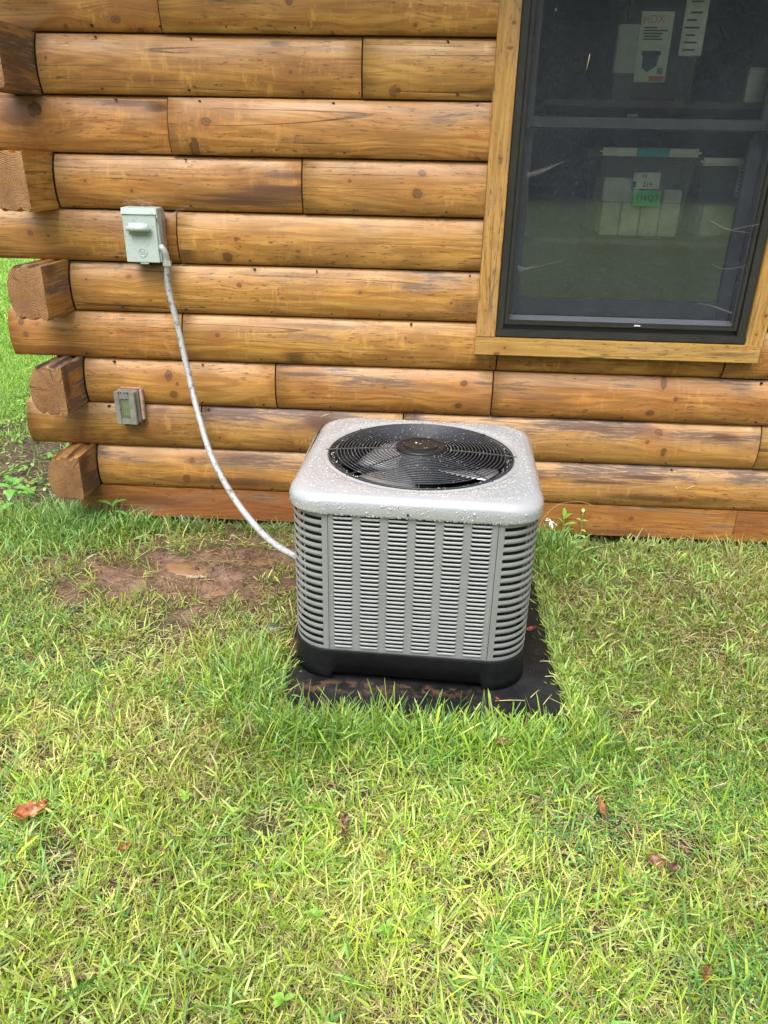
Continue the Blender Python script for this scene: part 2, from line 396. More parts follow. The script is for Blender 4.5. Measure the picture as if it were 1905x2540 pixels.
# muddy puddles in the wet bare patch
def blob_poly(cx, cy, rx, ry, seed, n=40, irr=.35):
    rnd = np.random.RandomState(seed); th = np.linspace(0, 2*np.pi, n, endpoint=False)
    r = 1+sum(irr/(k+.6)*rnd.uniform(-1, 1)*np.cos(k*th+rnd.uniform(0, 6.3)) for k in range(2, 7))
    return cx+rx*r*np.cos(th), cy+ry*r*np.sin(th)
t = NT('muddy_water'); P = t.tc()
c = t.mix(t.step(t.noise(P, 14, 4), .3, .7), (.19, .108, .058), (.26, .15, .078))
M_puddle = t.done(t.bsdf(c, .30, 0, t.bump(t.noise(P, 40, 4), .3, .004), .5))
for (cx, cy, rx, ry, sd_, lab) in ((-.800, -.385, .16, .055, 4, 'orange muddy puddle in the middle of the bare patch left of the unit'),
                                  (-.56, -.325, .17, .045, 9, 'orange muddy puddle under the grey conduit, nearest the unit'),
                                  (-.69, -.555, .09, .035, 6, 'small tan puddle in front of the others, at the grass edge')):
    px, py = blob_poly(cx, cy, rx, ry, sd_)
    n = len(px); zz = float(np.mean(gz(cx+(px-cx)*.6, cy+(py-cy)*.6)))-.0015
    V = [(cx, cy, zz)]
    for k in range(n): V.append((px[k], py[k], zz-.001))
    for k in range(n): V.append((cx+(px[k]-cx)*1.06, cy+(py[k]-cy)*1.1, zz-.012))
    F = [(0, 1+k, 1+(k+1) % n) for k in range(n)]+[(1+k, 1+n+k, 1+n+(k+1) % n, 1+(k+1) % n) for k in range(n)]
    tag(add('puddle', mesh('puddle', V, F, M_puddle, True)), lab, 'puddle', 'puddles in the bare mud', 'structure')

# crumbs of wet soil lying on the mud
rn_ = np.random.RandomState(77); V = []; F = []
for _ in range(2600):
    x_ = rn_.uniform(-1.4, -.33); y_ = rn_.uniform(-.95, -.03); m_ = float(masks(np.array([x_]), np.array([y_]))[1][0])
    if rn_.uniform() > m_*(.25+.75*(fbm(x_, y_, 7, 19) > .5)): continue
    r = .0025*math.exp(rn_.normal(0, .55)); b0 = len(V); z_ = float(gz(x_, y_))+r*.2
    for d_ in ((1, 0, 0), (0, 1, 0), (-1, 0, 0), (0, -1, 0), (0, 0, .8), (0, 0, -.8)):
        k_ = rn_.uniform(.6, 1.4)*r; V.append((x_+d_[0]*k_+rn_.uniform(-.2, .2)*r, y_+d_[1]*k_, z_+d_[2]*k_))
    for i in range(4): F += [(b0+i, b0+(i+1) % 4, b0+4), (b0+(i+1) % 4, b0+i, b0+5)]
tag(add('soil_crumbs', mesh('soil_crumbs', V, F, plain('wet_soil_crumb', (.085, .048, .032), .6, 0, .5, 60))), 'crumbs of brown soil on the bare wet patch', 'soil', None, 'stuff')

# ------------------------------------------------------------------ log house
HH = .18843
def zc(k): return .1735+(10-k)*HH            # bottom z of course k (k=1 top visible .. 10 lowest log)
XL = -1.341
house = tag(empty('log_house'), 'log cabin corner of orange brown stained logs with a dark framed window', 'house')
def log_profile(H, b, lip=.0095):
    pts = []
    N = 14
    for i in range(N+1):
        tt = i/N; u = 2*tt-1
        y = -(lip*(1-tt)**1.5)-b*(1-abs(u)**2.45)
        z = .003+tt*(H-.006)
        pts.append((y, z))
    return pts
def make_log(x0, x1, k, knots=(), weather=.15, stains=(), seed=1, dy=0.0, bulge=.025, wav=.0012, tone=0.0, red=0.0, bright=1.0, z0=None, H=HH, name='log', cracks=.35, label=None, cutend=False):
    z0 = zc(k) if z0 is None else z0
    kk = [(a-x0, b-z0, r, d, s) for (a, b, r, d, s) in knots]
    ss = [(a-x0, b-z0, c, d, e) for (a, b, c, d, e) in stains]
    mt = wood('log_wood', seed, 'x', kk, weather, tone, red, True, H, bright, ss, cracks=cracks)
    mats = [mt]
    prof = log_profile(H, bulge)
    prof = prof+[(.030, H-.003), (.034, H+.006), (.125, H+.006), (.125, .006), (.034, .003)]
    nseg = max(2, int((x1-x0)/.08)); V, F, mi = [], [], []
    L = len(prof)
    rnd = random.Random(seed)
    for i in range(nseg+1):
        x = (x1-x0)*i/nseg
        if i == 0: x += .0028
        if i == nseg: x -= .0028
        wv = math.sin(x*3.1+seed)*wav+math.sin(x*7.3+seed*2)*wav*.5
        for (y, z) in prof:
            V.append((x, y+dy+(wv if y < .1 else 0), z))
    for i in range(nseg):
        for j in range(L):
            F.append((i*L+j, (i+1)*L+j, (i+1)*L+(j+1) % L, i*L+(j+1) % L)); mi.append(0)
    F.append(tuple(range(L))[::-1]); mi.append(0)
    F.append(tuple(nseg*L+j for j in range(L))); mi.append(0)
    me = mesh(name, V, F, mats, False, mi)
    sm = [False]*len(me.polygons)
    for i in range(nseg):
        for j in range(14): sm[i*L+j] = True
    me.polygons.foreach_set('use_smooth', sm)
    o = add(name, me, house, (x0, 0, z0))
    if label: o['label'] = label
    return o
TL, TR = .285, 1.30     # where the courses stop behind the window trim
S = 1
def K(*a): return a
spec = [
 # (course, x0, x1, kwargs)
 (1, -1.75, -.884, dict(knots=[(-1.039,1.905,.016,.2,.7),(-1.22,1.885,.008,.8,1),(-.96,1.875,.012,.6,1)], weather=.1)),
 (1, -.884, TL, dict(knots=[(-.441,1.963,.013,.5,1),(-.02,1.90,.006,.5,1),(-.30,1.875,.006,.6,1)], weather=.05, dy=-.009)),
 (2, XL+.005, -.198, dict(knots=[(-.445,1.759,.006,.8,1),(-1.30,1.79,.006,.4,1)], weather=.22, tone=.1)),
 (2, -.198, TL, dict(knots=[(-.073,1.709,.009,.45,1)], weather=.3, tone=.1, dy=-.004)),
 (3, -1.72, -.89, dict(knots=[(-1.375,1.631,.026,.95,1)], weather=.15, stains=[(-1.02,1.655,.16,.012,.9),(-.93,1.645,.05,.02,.9),(-1.44,1.62,.07,.08,.8)], dy=.003)),
 (3, -.89, TL, dict(knots=[(-.751,1.603,.016,.05,1),(-.80,1.516,.018,.75,2.0)], weather=.3, tone=.15, dy=-.007)),
 (4, XL+.005, -.415, dict(knots=[(-1.22,1.40,.005,.6,1),(-1.05,1.37,.006,.4,1)], weather=.2, stains=[(-.62,1.350,.26,.028,1.0),(-.50,1.385,.16,.020,1.0),(-.46,1.435,.14,.016,.7)], dy=.002)),
 (4, -.415, TL, dict(knots=[(.007,1.385,.017,.35,1),(.02,1.45,.014,.1,.8),(-.24,1.42,.006,.2,1)], weather=.2, tone=.18, dy=-.003, stains=[(-.2,1.33,.1,.02,.25)])),
 (5, -1.67, -.894, dict(knots=[(-1.46,1.215,.011,.45,1),(-1.391,1.207,.006,1.0,.7)], weather=.1, red=.12, bright=.88, cracks=.8)),
 (5, -.894, TL, dict(knots=[(-.67,1.211,.008,.6,1),(-.708,1.147,.020,.7,.8),(-.655,1.185,.004,.8,1),(-.25,1.16,.004,.6,1)], weather=.25, tone=.12)),
 (6, XL+.005, TL, dict(knots=[(-.667,1.043,.009,.6,1),(-1.10,1.065,.012,.1,.6),(-.2,1.03,.006,.4,1),(.15,1.0,.005,.5,1),(-1.27,1.05,.004,.9,1)], weather=.35, tone=.05, stains=[(-.5,1.085,.2,.012,.4),(.21,.99,.09,.05,.5)])),
 (7, -1.62, -.909, dict(knots=[(-1.563,.875,.012,.6,1),(-1.50,.87,.004,.9,1),(-1.55,.83,.011,.2,1)], weather=.05, tone=.05)),
 (7, -.909, .342, dict(knots=[(-.768,.85,.009,.35,1),(-.02,.86,.005,.5,1)], weather=.35, stains=[(-.8,.83,.08,.03,.25),(-.35,.895,.25,.010,.4)])),
 (7, .342, 1.222, dict(weather=.05, knots=[(.47,.78,.004,.8,1)])),
 (7, 1.222, 2.9, dict(weather=.1, knots=[(1.9,.83,.012,.4,1)])),
 (8, XL+.005, -.544, dict(knots=[(-.984,.678,.015,.55,1.5),(-.95,.645,.007,.6,1),(-.97,.60,.015,.15,1)], weather=.25, tone=.1, red=.08)),
 (8, -.544, .335, dict(knots=[(.22,.686,.014,.85,.8),(.202,.595,.014,.6,.8),(-.1,.66,.004,.7,1)], weather=.55, tone=.05, stains=[(-.42,.70,.13,.012,.9)])),
 (8, .335, 2.9, dict(knots=[(1.008,.713,.012,.3,1.9),(1.06,.653,.009,.5,1),(1.07,.61,.006,.9,.6),(.97,.592,.016,.55,.7),(1.9,.65,.014,.5,1)], weather=.55, bright=.95)),
 (9, -1.615, -.864, dict(knots=[(-1.10,.47,.01,.1,1)], weather=.15, bright=.78, red=.05, stains=[(-1.03,.53,.05,.012,.6)])),
 (9, -.864, -.02, dict(knots=[(-.79,.42,.006,.5,1)], weather=.85, tone=.05, stains=[(-.36,.50,.09,.05,.8),(-.7,.53,.12,.02,.7)])),
 (9, -.02, 1.429, dict(knots=[(1.022,.509,.018,.25,.8),(1.05,.43,.012,.55,1.6),(.98,.47,.008,.3,1)], weather=.85, tone=.28, bright=1.02, stains=[(1.281,.50,.09,.018,1.0),(.75,.52,.22,.018,.6)])),
 (9, 1.429, 2.9, dict(knots=[(2.2,.48,.014,.4,1)], weather=.5, tone=.25)),
 (10, XL+.005, .12, dict(knots=[(-.92,.31,.012,.3,1),(-.95,.225,.014,.3,1.5)], weather=.65, tone=.12, stains=[(-.80,.22,.4,.022,.6),(-.72,.33,.2,.02,.7)])),
 (10, .12, 2.9, dict(knots=[(1.16,.22,.010,.6,1),(1.85,.28,.014,.4,1)], weather=.85, tone=.32, stains=[(.80,.285,.16,.012,.8),(1.1,.22,.35,.02,.7),(1.0,.315,.12,.012,.7),(.5,.30,.12,.02,.7)])),
]
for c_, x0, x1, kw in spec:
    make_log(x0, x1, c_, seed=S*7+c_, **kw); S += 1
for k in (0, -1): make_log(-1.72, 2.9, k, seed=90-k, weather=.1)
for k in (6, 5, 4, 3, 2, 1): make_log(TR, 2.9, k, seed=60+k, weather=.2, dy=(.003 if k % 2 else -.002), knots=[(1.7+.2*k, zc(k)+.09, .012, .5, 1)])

# bottom skirt boards
def board(name, x0, x1, z0, z1, y0, y1, mat, parent=house, bev=.002):
    bm = bmesh.new(); bbox_bm(bm, (0, y0, 0), (x1-x0, y1, z1-z0), bev)
    return add(name, bm_mesh(name, bm, mat), parent, (x0, 0, z0))
sk = wood('skirt_wood', 301, 'x', [(.6, .09, .006, .8, 1), (1.9, .05, .006, .6, 1)], .35, 0, .62, False, .14, .82, [(.30, .075, .2, .035, .55), (1.2, .03, .3, .02, .4)], mill=.4)
board('skirt_board', -1.445, .2, .030, .1725, -.012, .03, sk)
sk = wood('skirt_wood', 305, 'x', [(.773, .088, .010, .3, 1), (.6, .10, .003, .9, 1), (.595, .085, .003, .9, 1)], .25, .12, .45, False, .14, 1.0, [(.75, .02, .2, .02, .5)], mill=.4)
board('skirt_board', .2, 1.411, .030, .1725, -.012, .03, sk)
sk = wood('skirt_wood', 309, 'x', [(.5, .06, .008, .5, 1)], .25, 0, .45, False, .14, .9, mill=.4)
board('skirt_board', 1.411, 2.9, .030, .1725, -.014, .03, sk)
M_conc = plain('old_concrete', (.09, .085, .075), .9, 0, .4, 20, .4)
board('foundation', -1.38, 2.9, -.25, .028, .06, .30, M_conc, bev=0)
board('foundation', -1.41, -1.385, -.25, .028, .06, 3.2, M_conc, bev=0)

# crossing logs of the side wall: their sawn ends stick out past the corner
def cross_log(k, yf, seed, bright=1.0, knots=(), stains=(), weather=.5, crack=True, w=.138):
    z0 = zc(k)
    H = HH
    # outline in x (0 = XL flat side, negative = outwards), z
    prof = []
    top = H+.003; bot = -.003
    prof += [(0, bot+.012), (0, top)]
    for i, (px, pz) in enumerate([(-.020, 0), (-.026, -.011), (-.044, -.011), (-.052, 0), (-.076, 0), (-.082, -.011), (-.100, -.011), (-.106, -.002)]):
        prof.append((px, top+pz))
    for i in range(1, 9):
        a = i/9.0; u = 2*a-1
        prof.append((-.114-.030*(1-abs(u)**2.2)-(w-.138), top-.008-a*(top-.008-bot)))
    for (px, pz) in [(-.108, 0), (-.100, .009), (-.086, .009), (-.080, 0), (-.052, 0), (-.046, .009), (-.030, .009), (-.024, 0), (-.008, 0)]:
        prof.append((px, bot+pz))
    L = len(prof)
    ys = [yf, yf+.02, yf+.10, -.02, .5, 3.2]
    rnd = random.Random(seed); V, F, mi = [], [], []
    cz = H*.5; cx = -.065
    for i, y in enumerate(ys):
        for j, (px, pz) in enumerate(prof):
            sc = .975 if i == 0 else 1.0
            jx = (rnd.uniform(-.0018, .0018) if i < 3 else 0); jz = (rnd.uniform(-.0025, .0025) if i < 3 else 0)
            V.append((cx+(px-cx)*sc+jx, y+(rnd.uniform(-.002, .002) if i == 0 else 0), cz+(pz-cz)*sc+jz))
    for i in range(len(ys)-1):
        for j in range(L):
            F.append((i*L+j, i*L+(j+1) % L, (i+1)*L+(j+1) % L, (i+1)*L+j)); mi.append(1)
    F.append(tuple(range(L))); mi.append(0)
    F.append(tuple((len(ys)-1)*L+j for j in range(L))[::-1]); mi.append(1)
    e = endgrain('log_end_grain', seed, -.05+rnd.uniform(-.02, .02), .10, bright)
    sdm = wood('log_side_wood', seed+50, 'y', knots, weather, .18, 0, False, H, bright, stains, mill=.3, rough=.6)
    bm = bmesh.new()
    me = mesh('log', V, F, [e, sdm], False, mi)
    o = add('log', me, house, (XL, 0, z0)); return o
cross_log(2, -.26, 401, .9, weather=.95, stains=[(-.18, .06, .12, .12, .5)])
cross_log(4, -.225, 402, 1.0, weather=.25)
cross_log(6, -.226, 403, .95, weather=.5, stains=[(-.16, .17, .06, .03, .7)])
cross_log(8, -.196, 404, .9, weather=.8, stains=[(-.17, .12, .03, .09, .9)])
cross_log(10, -.180, 405, .8, weather=.9, stains=[(-.14, .14, .05, .06, 1.0), (-.1, .06, .05, .05, .6)])
cross_log(0, -.22, 406, .9)
for k in (1, 3, 5, 7, 9):   # passing courses: the side wall starts behind them
    make_o = box('log', (-.138, .127, .003), (-.0, 3.2, HH-.003), wood('log_side_wood', 420+k, 'y', (), .4, .1, 0, False), house, .004, (XL, 0, zc(k)))
# caulk line in the corner notch
M_caulk = plain('corner_caulk', (.035, .015, .01), .6)
for k in (2, 4, 6, 8, 10):
    V, F = [], []
    pr = log_profile(HH, .025)
    for (y, z) in pr: V += [(-.003, y+.004, z), (.006, y-.001, z)]
    for i in range(len(pr)-1): F.append((2*i, 2*i+1, 2*i+3, 2*i+2))
    for (y, z) in pr: V += [(-.003, .02, z), (.006, .02, z)]
    add('corner_caulk', mesh('corner_caulk', V, F, M_caulk), house, (XL, 0, zc(k)))
# nails in the logs
V, F = [], []
rnd = random.Random(5)
for k in range(1, 11):
    x = -1.28+rnd.uniform(0, .2)
    while x < (TL-.05 if k < 7 else 1.5):
        for tz, pr_ in ((.10, 1), (.93, .45)):
            if rnd.random() > pr_*.8: continue
            xx = x+rnd.uniform(-.05, .05)
            u = 2*tz-1; y = -(.0095*(1-tz)**1.5)-.025*(1-abs(u)**2.45)-.0030
            z = zc(k)+tz*HH; r = rnd.uniform(.0022, .004); a = rnd.uniform(-.6, .6); b0 = len(V)
            for q in range(6):
                an = q*math.pi/3; ex, ez = math.cos(an)*r*1.5, math.sin(an)*r*.8
                V.append((xx+ex*math.cos(a)-ez*math.sin(a), y-.007, z+ex*math.sin(a)+ez*math.cos(a)))
            for q in range(6): v_ = V[b0+q]; V.append((v_[0], y+.012, v_[2]))
            F.append(tuple(b0+q for q in range(6))[::-1])
            for q in range(6): F.append((b0+q, b0+(q+1) % 6, b0+6+(q+1) % 6, b0+6+q))
        x += rnd.uniform(.22, .36)
o = add('nail_heads', mesh('nail_heads', V, F, plain('rusty_nail', (.018, .010, .007), .7)), house); o['kind'] = 'stuff'

# roof and room behind the wall
M_roof = plain('roof_soffit', (.16, .10, .06), .7)
box('roof', (-1.9, -.42, 2.47), (3.2, 3.6, 2.6), M_roof, house)
M_room = plain('room_wall', (.30, .30, .27), .85)
M_roomfloor = plain('room_floor', (.16, .11, .07), .6)
box('interior_wall', (-1.2, 3.15, 0), (2.9, 3.25, 2.42), M_room, house)
box('interior_wall', (2.9, -.0, 0), (3.0, 3.25, 2.42), M_room, house)
box('interior_floor', (-1.2, .14, .12), (2.88, 3.14, .17), M_roomfloor, house)
box('ceiling', (-1.2, .14, 2.40), (2.88, 3.14, 2.44), M_room, house)

# window trim boards
trim_l = wood('trim_wood', 501, 'z', [(.006+.0, 0, .001, 0, 1)], .12, .55, 0, False, .1, 1.0, [(.5, .04, .3, .01, .0)], mill=.3, rough=.5)
def vboard(name, x0, x1, z0, z1, y0, y1, seed, parent, tone=.6, weather=.15, knots=()):
    mt = wood('trim_wood', seed, 'z', knots, weather, tone, 0, False, .1, .98, mill=.3, rough=.5)
    bm = bmesh.new(); bbox_bm(bm, (0, y0, 0), (x1-x0, y1, z1-z0), .003)
    return add(name, bm_mesh(name, bm, mt), parent, (x0, 0, z0))
vboard('trim_board', .251, .3235, .8835, 2.36, -.070, -.030, 511, house, .5, .3, [(.10, .03, .003, .9, 1), (.62, .04, .003, .9, 1), (.95, .045, .005, .5, 2), (1.02, .05, .006, .6, 1)])
vboard('trim_board', 1.266, 1.333, .874, 2.36, -.070, -.030, 512, house, .6, .25, [(.12, .05, .007, .6, 1), (.05, .03, .004, .5, 1)])
mt = wood('trim_wood', 513, 'x', [(.085, .007, .012, .7, .5), (.115, .03, .005, .3, 1), (.27, .04, .002, .9, 1), (.65, .045, .002, .9, 1), (1.02, .05, .002, .9, 1)], .1, .72, 0, False, .1, .98, mill=.2, rough=.5, stains=[(.95, .03, .12, .01, .5)])
board('trim_board', .249, 1.325, .816, .8825, -.073, -.030, mt)
vboard('trim_board', .251, 1.333, 2.362, 2.43, -.070, -.030, 515, house)

# ------------------------------------------------------------------ window
WZ1 = 2.355
def frame_bm(x0, x1, z0, z1, wl, wr, wb, wt, y0, y1, bev=.002):
    bm = bmesh.new()
    bbox_bm(bm, (x0, y0, z0), (x0+wl, y1, z1), bev); bbox_bm(bm, (x1-wr, y0, z0), (x1, y1, z1), bev)
    bbox_bm(bm, (x0+wl-.001, y0+.0015, z0), (x1-wr+.001, y1-.0015, z0+wb), bev); bbox_bm(bm, (x0+wl-.001, y0+.0015, z1-wt), (x1-wr+.001, y1-.0015, z1), bev)
    return bm
win = add('window', bm_mesh('window', frame_bm(.3265, 1.2635, .890, WZ1, .026, .030, .022, .03, -.056, .075), M_bronze), house)
win['label'] = 'dark bronze double hung window with insect screen'
box('window_sill', (.3255, -.064, .8865), (1.2645, -.0575, .911), M_bronze, win, .0015)
box('window_sill', (.353, -.035, .912), (1.233, .075, .9345), M_bronze2, win, .001)
M_sillgrey = plain('grey_sill', (.10, .105, .12), .5)  # sloped sill: bluish grey, lighter than the frame
add('sloped_sill', mesh('sloped_sill', [(.354, -.036, .9348), (1.232, -.036, .9348), (1.232, .040, .953), (.354, .040, .953), (.354, .040, .93), (1.232, .040, .93)], [(0, 1, 2, 3), (3, 2, 5, 4)], M_sillgrey), win)
add('screen_frame', bm_mesh('screen_frame', frame_bm(.3535, 1.2325, .9275, WZ1-.031, .020, .020, .020, .02, -.046, -.034, .0025), M_bronze), win)
add('screen_frame', bm_mesh('screen_frame', frame_bm(.3575, 1.2285, .9315, WZ1-.035, .012, .012, .012, .012, -.050, -.0465, .001), M_bronze), win)
t = NT('insect_screen'); X, Y, Z = t.sep(t.tc())
tr = t.n.new('ShaderNodeBsdfTransparent')
st = t.noise(t.comb(t.math('MULTIPLY', X, 260), 0, t.math('MULTIPLY', Z, 55)), 1.0, 3, .6)
cl = t.noise(t.comb(t.math('MULTIPLY', X, 5), 3, t.math('MULTIPLY', Z, 4)), 1.0, 3)
df = t.bsdf(t.mix(t.step(st, .45, .75), (.115, .135, .18), (.19, .205, .22)), .6, 0, None, .3)
fac = t.math('ADD', .11, t.math('ADD', t.math('MULTIPLY', t.step(st, .4, .8), .12), t.math('MULTIPLY', t.step(cl, .3, .7), .05)))
mx = t.n.new('ShaderNodeMixShader'); t.put(mx.inputs[0], fac); t.put(mx.inputs[1], tr.outputs[0]); t.put(mx.inputs[2], df)
M_screen = t.done(mx.outputs[0])
add('insect_screen', mesh('insect_screen', [(.372, -.040, .946), (1.214, -.040, .946), (1.214, -.040, WZ1-.05), (.372, -.040, WZ1-.05)], [(0, 1, 2, 3)], M_screen), win)
t = NT('window_glass')
gl = t.n.new('ShaderNodeBsdfGlossy'); gl.inputs['Roughness'].default_value = .0; gl.inputs['Color'].default_value = (.95, 1, .97, 1)
tr = t.n.new('ShaderNodeBsdfTransparent'); tr.inputs['Color'].default_value = (.98, 1.0, .98, 1)
fr = t.n.new('ShaderNodeFresnel'); fr.inputs['IOR'].default_value = 1.8
wav_ = t.noise(t.tc(), 3.0, 1); nb_ = t.bump(wav_, .02, .01); t.put(gl.inputs['Normal'], nb_)
mx = t.n.new('ShaderNodeMixShader'); t.put(mx.inputs[0], fr.outputs[0]); t.put(mx.inputs[1], tr.outputs[0]); t.put(mx.inputs[2], gl.outputs[0])
M_glass = t.done(mx.outputs[0])
M_jamb = plain('grey_jamb_liner', (.22, .23, .24), .5)
# lower sash (inner) and upper sash (outer)
add('sash', bm_mesh('sash', frame_bm(.365, 1.222, .955, 1.640, .046, .046, .062, .034, .040, .068), M_bronze2), win)
add('sash', bm_mesh('sash', frame_bm(.365, 1.222, 1.606, WZ1-.03, .036, .036, .034, .03, .004, .034), M_bronze2), win)
add('glass_pane', mesh('glass_pane', [(.409, .056, 1.015), (1.178, .056, 1.015), (1.178, .056, 1.608), (.409, .056, 1.608)], [(0, 1, 2, 3)], M_glass), win)
add('glass_pane', mesh('glass_pane', [(.399, .020, 1.638), (1.188, .020, 1.638), (1.188, .020, WZ1-.058), (.399, .020, WZ1-.058)], [(0, 1, 2, 3)], M_glass), win)
box('jamb_liner', (1.2245, -.028, .93), (1.2325, -.018, WZ1-.04), M_jamb, win)
box('jamb_liner', (1.2265, -.010, .93), (1.2325, .002, WZ1-.04), M_jamb, win)
box('sash_lock', (.725, .016, 1.6405), (.765, .033, 1.652), M_bronze, win, .003)
M_white = plain('white_sticker', (.75, .75, .72), .5)
box('sticker', (.845, -.0535, .9385), (.868, -.0505, .9425), M_white, win)
M_straw = plain('dry_straw', (.62, .50, .24), .7)

# ------------------------------------------------------------------ things indoors
M_shelf = plain('dark_shelf', (.11, .085, .06), .6)
for z, lab in ((1.236, 'dark shelf board behind the lower window pane'), (1.700, 'dark shelf board behind the upper window pane')):
    tag(box('shelf', (.45, .10, z-.022), (1.75, .62, z), M_shelf, None, .002), lab, 'shelf')
def text_obj(s, size, mat, parent, loc, rot=(math.pi/2, 0, 0), name='lettering', ext=.0003):
    me = text_mesh(s, size, ext); me.materials.clear(); me.materials.append(mat)
    return add(name, me, parent, loc, rot)
t = NT('clear_tote_plastic'); tr = t.n.new('ShaderNodeBsdfTransparent'); tr.inputs['Color'].default_value = (.97, .98, .97, 1)
df = t.bsdf((.55, .60, .58), .35); mx = t.n.new('ShaderNodeMixShader'); mx.inputs[0].default_value = .17
t.put(mx.inputs[1], tr.outputs[0]); t.put(mx.inputs[2], df); M_tote = t.done(mx.outputs[0])
M_lid = plain('white_lid', (.93, .94, .94), .4); M_teal = plain('teal_latch', (.02, .38, .52), .4)
M_paper = plain('white_paper', (.80, .82, .76), .8, 0, .3, 14); M_ink = plain('dark_ink', (.03, .03, .03), .7)
M_neon = plain('green_note', (.10, .75, .16), .7); M_cream = plain('cream_box', (.76, .80, .62), .8, 0, .35, 14)
M_redprint = plain('red_print', (.55, .12, .08), .7)
def tote(loc, w_, d_, h_, label, full=True):
    r = tag(empty('storage_tote', loc), label, 'storage tote', 'plastic storage totes')
    bm = bmesh.new(); bbox_bm(bm, (0, 0, .002), (w_, d_, h_-.028), .012)
    top = [v for v in bm.verts if v.co.z > h_*.5]
    for v in bm.verts:
        k = (v.co.z/h_)
        v.co.x = w_/2+(v.co.x-w_/2)*(.86+.10*k); v.co.y = d_/2+(v.co.y-d_/2)*(.88+.09*k)
    add('body', bm_mesh('body', bm, M_tote), r)
    box('lid', (-.004, -.004, h_-.027), (w_+.004, d_+.004, h_), M_lid, r, .010)
    return r
tt = tote((.676, .125, 1.238), .360, .30, .312, 'clear tote with white lid and teal latch behind the lower pane')
box('latch', (.128, -.010, .283), (.245, -.0045, .3125), M_teal, tt, .002)
for i in range(4):
    box('content_box', (.035+i*.074, .022, .008), (.103+i*.074, .2, .125), M_cream, tt, .003)
box('content_box', (.03, .024, .127), (.165, .2, .21), M_paper, tt, .003)
box('content_box', (.18, .024, .127), (.245, .2, .175), M_paper, tt, .003)
box('content_box', (.26, .024, .127), (.325, .2, .172), M_paper, tt, .003)
box('price_label', (.129, -.0005, .175), (.228, .010, .236), M_paper, tt)
box('label_border', (.129, -.0015, .231), (.228, -.0007, .236), M_ink, tt)
box('label_border', (.129, -.0015, .177), (.141, -.0007, .200), M_ink, tt)
text_obj('219', .024, M_ink, tt, (.185, -.0012, .189), name='price_number')
text_obj('10', .018, M_ink, tt, (.170, -.0012, .217), name='price_number')
box('size_note', (.139, -.003, .115), (.240, .010, .170), M_neon, tt, .001)
text_obj('116QT', .030, plain('marker_ink', (.01, .06, .02), .6), tt, (.190, -.0036, .143), name='size_lettering')
t2 = tote((1.058, .16, 1.238), .360, .30, .285, 'clear tote at the right edge of the lower pane')
box('price_label', (.14, .0, .15), (.19, .012, .27), M_paper, t2)
for i in range(7): box('label_print', (.147, -.0015, .165+i*.014), (.183, -.0005, .169+i*.014), M_ink, t2)
box('content_box', (.05, .04, .01), (.30, .2, .12), M_cream, t2, .003)
# upper shelf: dark tote with a carrier label card, papers beside it
t3 = tag(empty('dark_tote', (.70, .135, 1.702)), 'dark tote with a large white product card behind the upper pane', 'storage tote', 'plastic storage totes')
bm = bmesh.new(); bbox_bm(bm, (0, 0, 0), (.26, .28, .33), .012); add('body', bm_mesh('body', bm, plain('charcoal_tote', (.028, .03, .03), .5)), t3)
card = box('product_card', (.056, -.006, .058), (.166, -.002, .270), plain('card_stock', (.60, .66, .58), .6), t3, .0018)
text_obj('HDX', .034, plain('orange_print', (.45, .22, .08), .7), card, (.098, -.0065, .246), name='card_lettering')
for i, (l0, l1) in enumerate(((.068, .105), (.068, .142), (.068, .125), (.072, .118), (.068, .128))):
    box('card_print', (l0, -.0068, .220-i*.0085), (l1+.008, -.0061, .2240-i*.0085), M_ink, card)
V = [(.076, -.0068, .148), (.134, -.0068, .150), (.129, -.0068, .108), (.098, -.0068, .088), (.078, -.0068, .102)]
add('card_picture', mesh('card_picture', V, [(0, 1, 2, 3, 4)], plain('dark_blue_print', (.03, .07, .09), .7)), card)
box('card_picture', (.072, -.0075, .140), (.137, -.0062, .153), M_ink, card)
for i in range(5): box('bar_code', (.134+i*.004, -.0068, .082), (.1365+i*.004, -.0061, .102), M_ink, card)
box('card_print', (.108, -.0068, .061), (.160, -.0061, .077), M_redprint, card)
M_grayp = plain('pale_grey_paper', (.42, .46, .42), .8); M_greyc = plain('grey_card', (.10, .11, .10), .8)
pap = tag(empty('paper_box', (.672, .130, 1.702)), 'white paper packet standing left of the product card', 'packet')
box('packet_body', (.012, 0, .085), (.085, .03, .232), M_grayp, pap, .003); box('packet_foot', (.016, .004, 0), (.080, .028, .085), M_greyc, pap)
pap = tag(empty('printed_box', (.890, .130, 1.702)), 'narrow printed label sheet standing right of the product card', 'packet')
box('packet_body', (.01, 0, .14), (.088, .03, .36), M_paper, pap, .003)
rnd = random.Random(3)
for i in range(9):
    a = .016+rnd.uniform(0, .012); box('label_print', (a, -.0015, .155+i*.022+(.01 if i > 5 else 0)), (a+rnd.uniform(.03, .055), -.0004, .1605+i*.022+(.01 if i > 5 else 0)), M_ink, pap)
box('packet_foot', (.02, .005, 0), (.075, .025, .14), M_greyc, pap)
pap = tag(empty('paper_box', (1.155, .130, 1.702)), 'white paper packet at the right edge of the upper pane', 'packet')
box('packet_body', (0, 0, 0), (.10, .03, .108), M_paper, pap, .003)

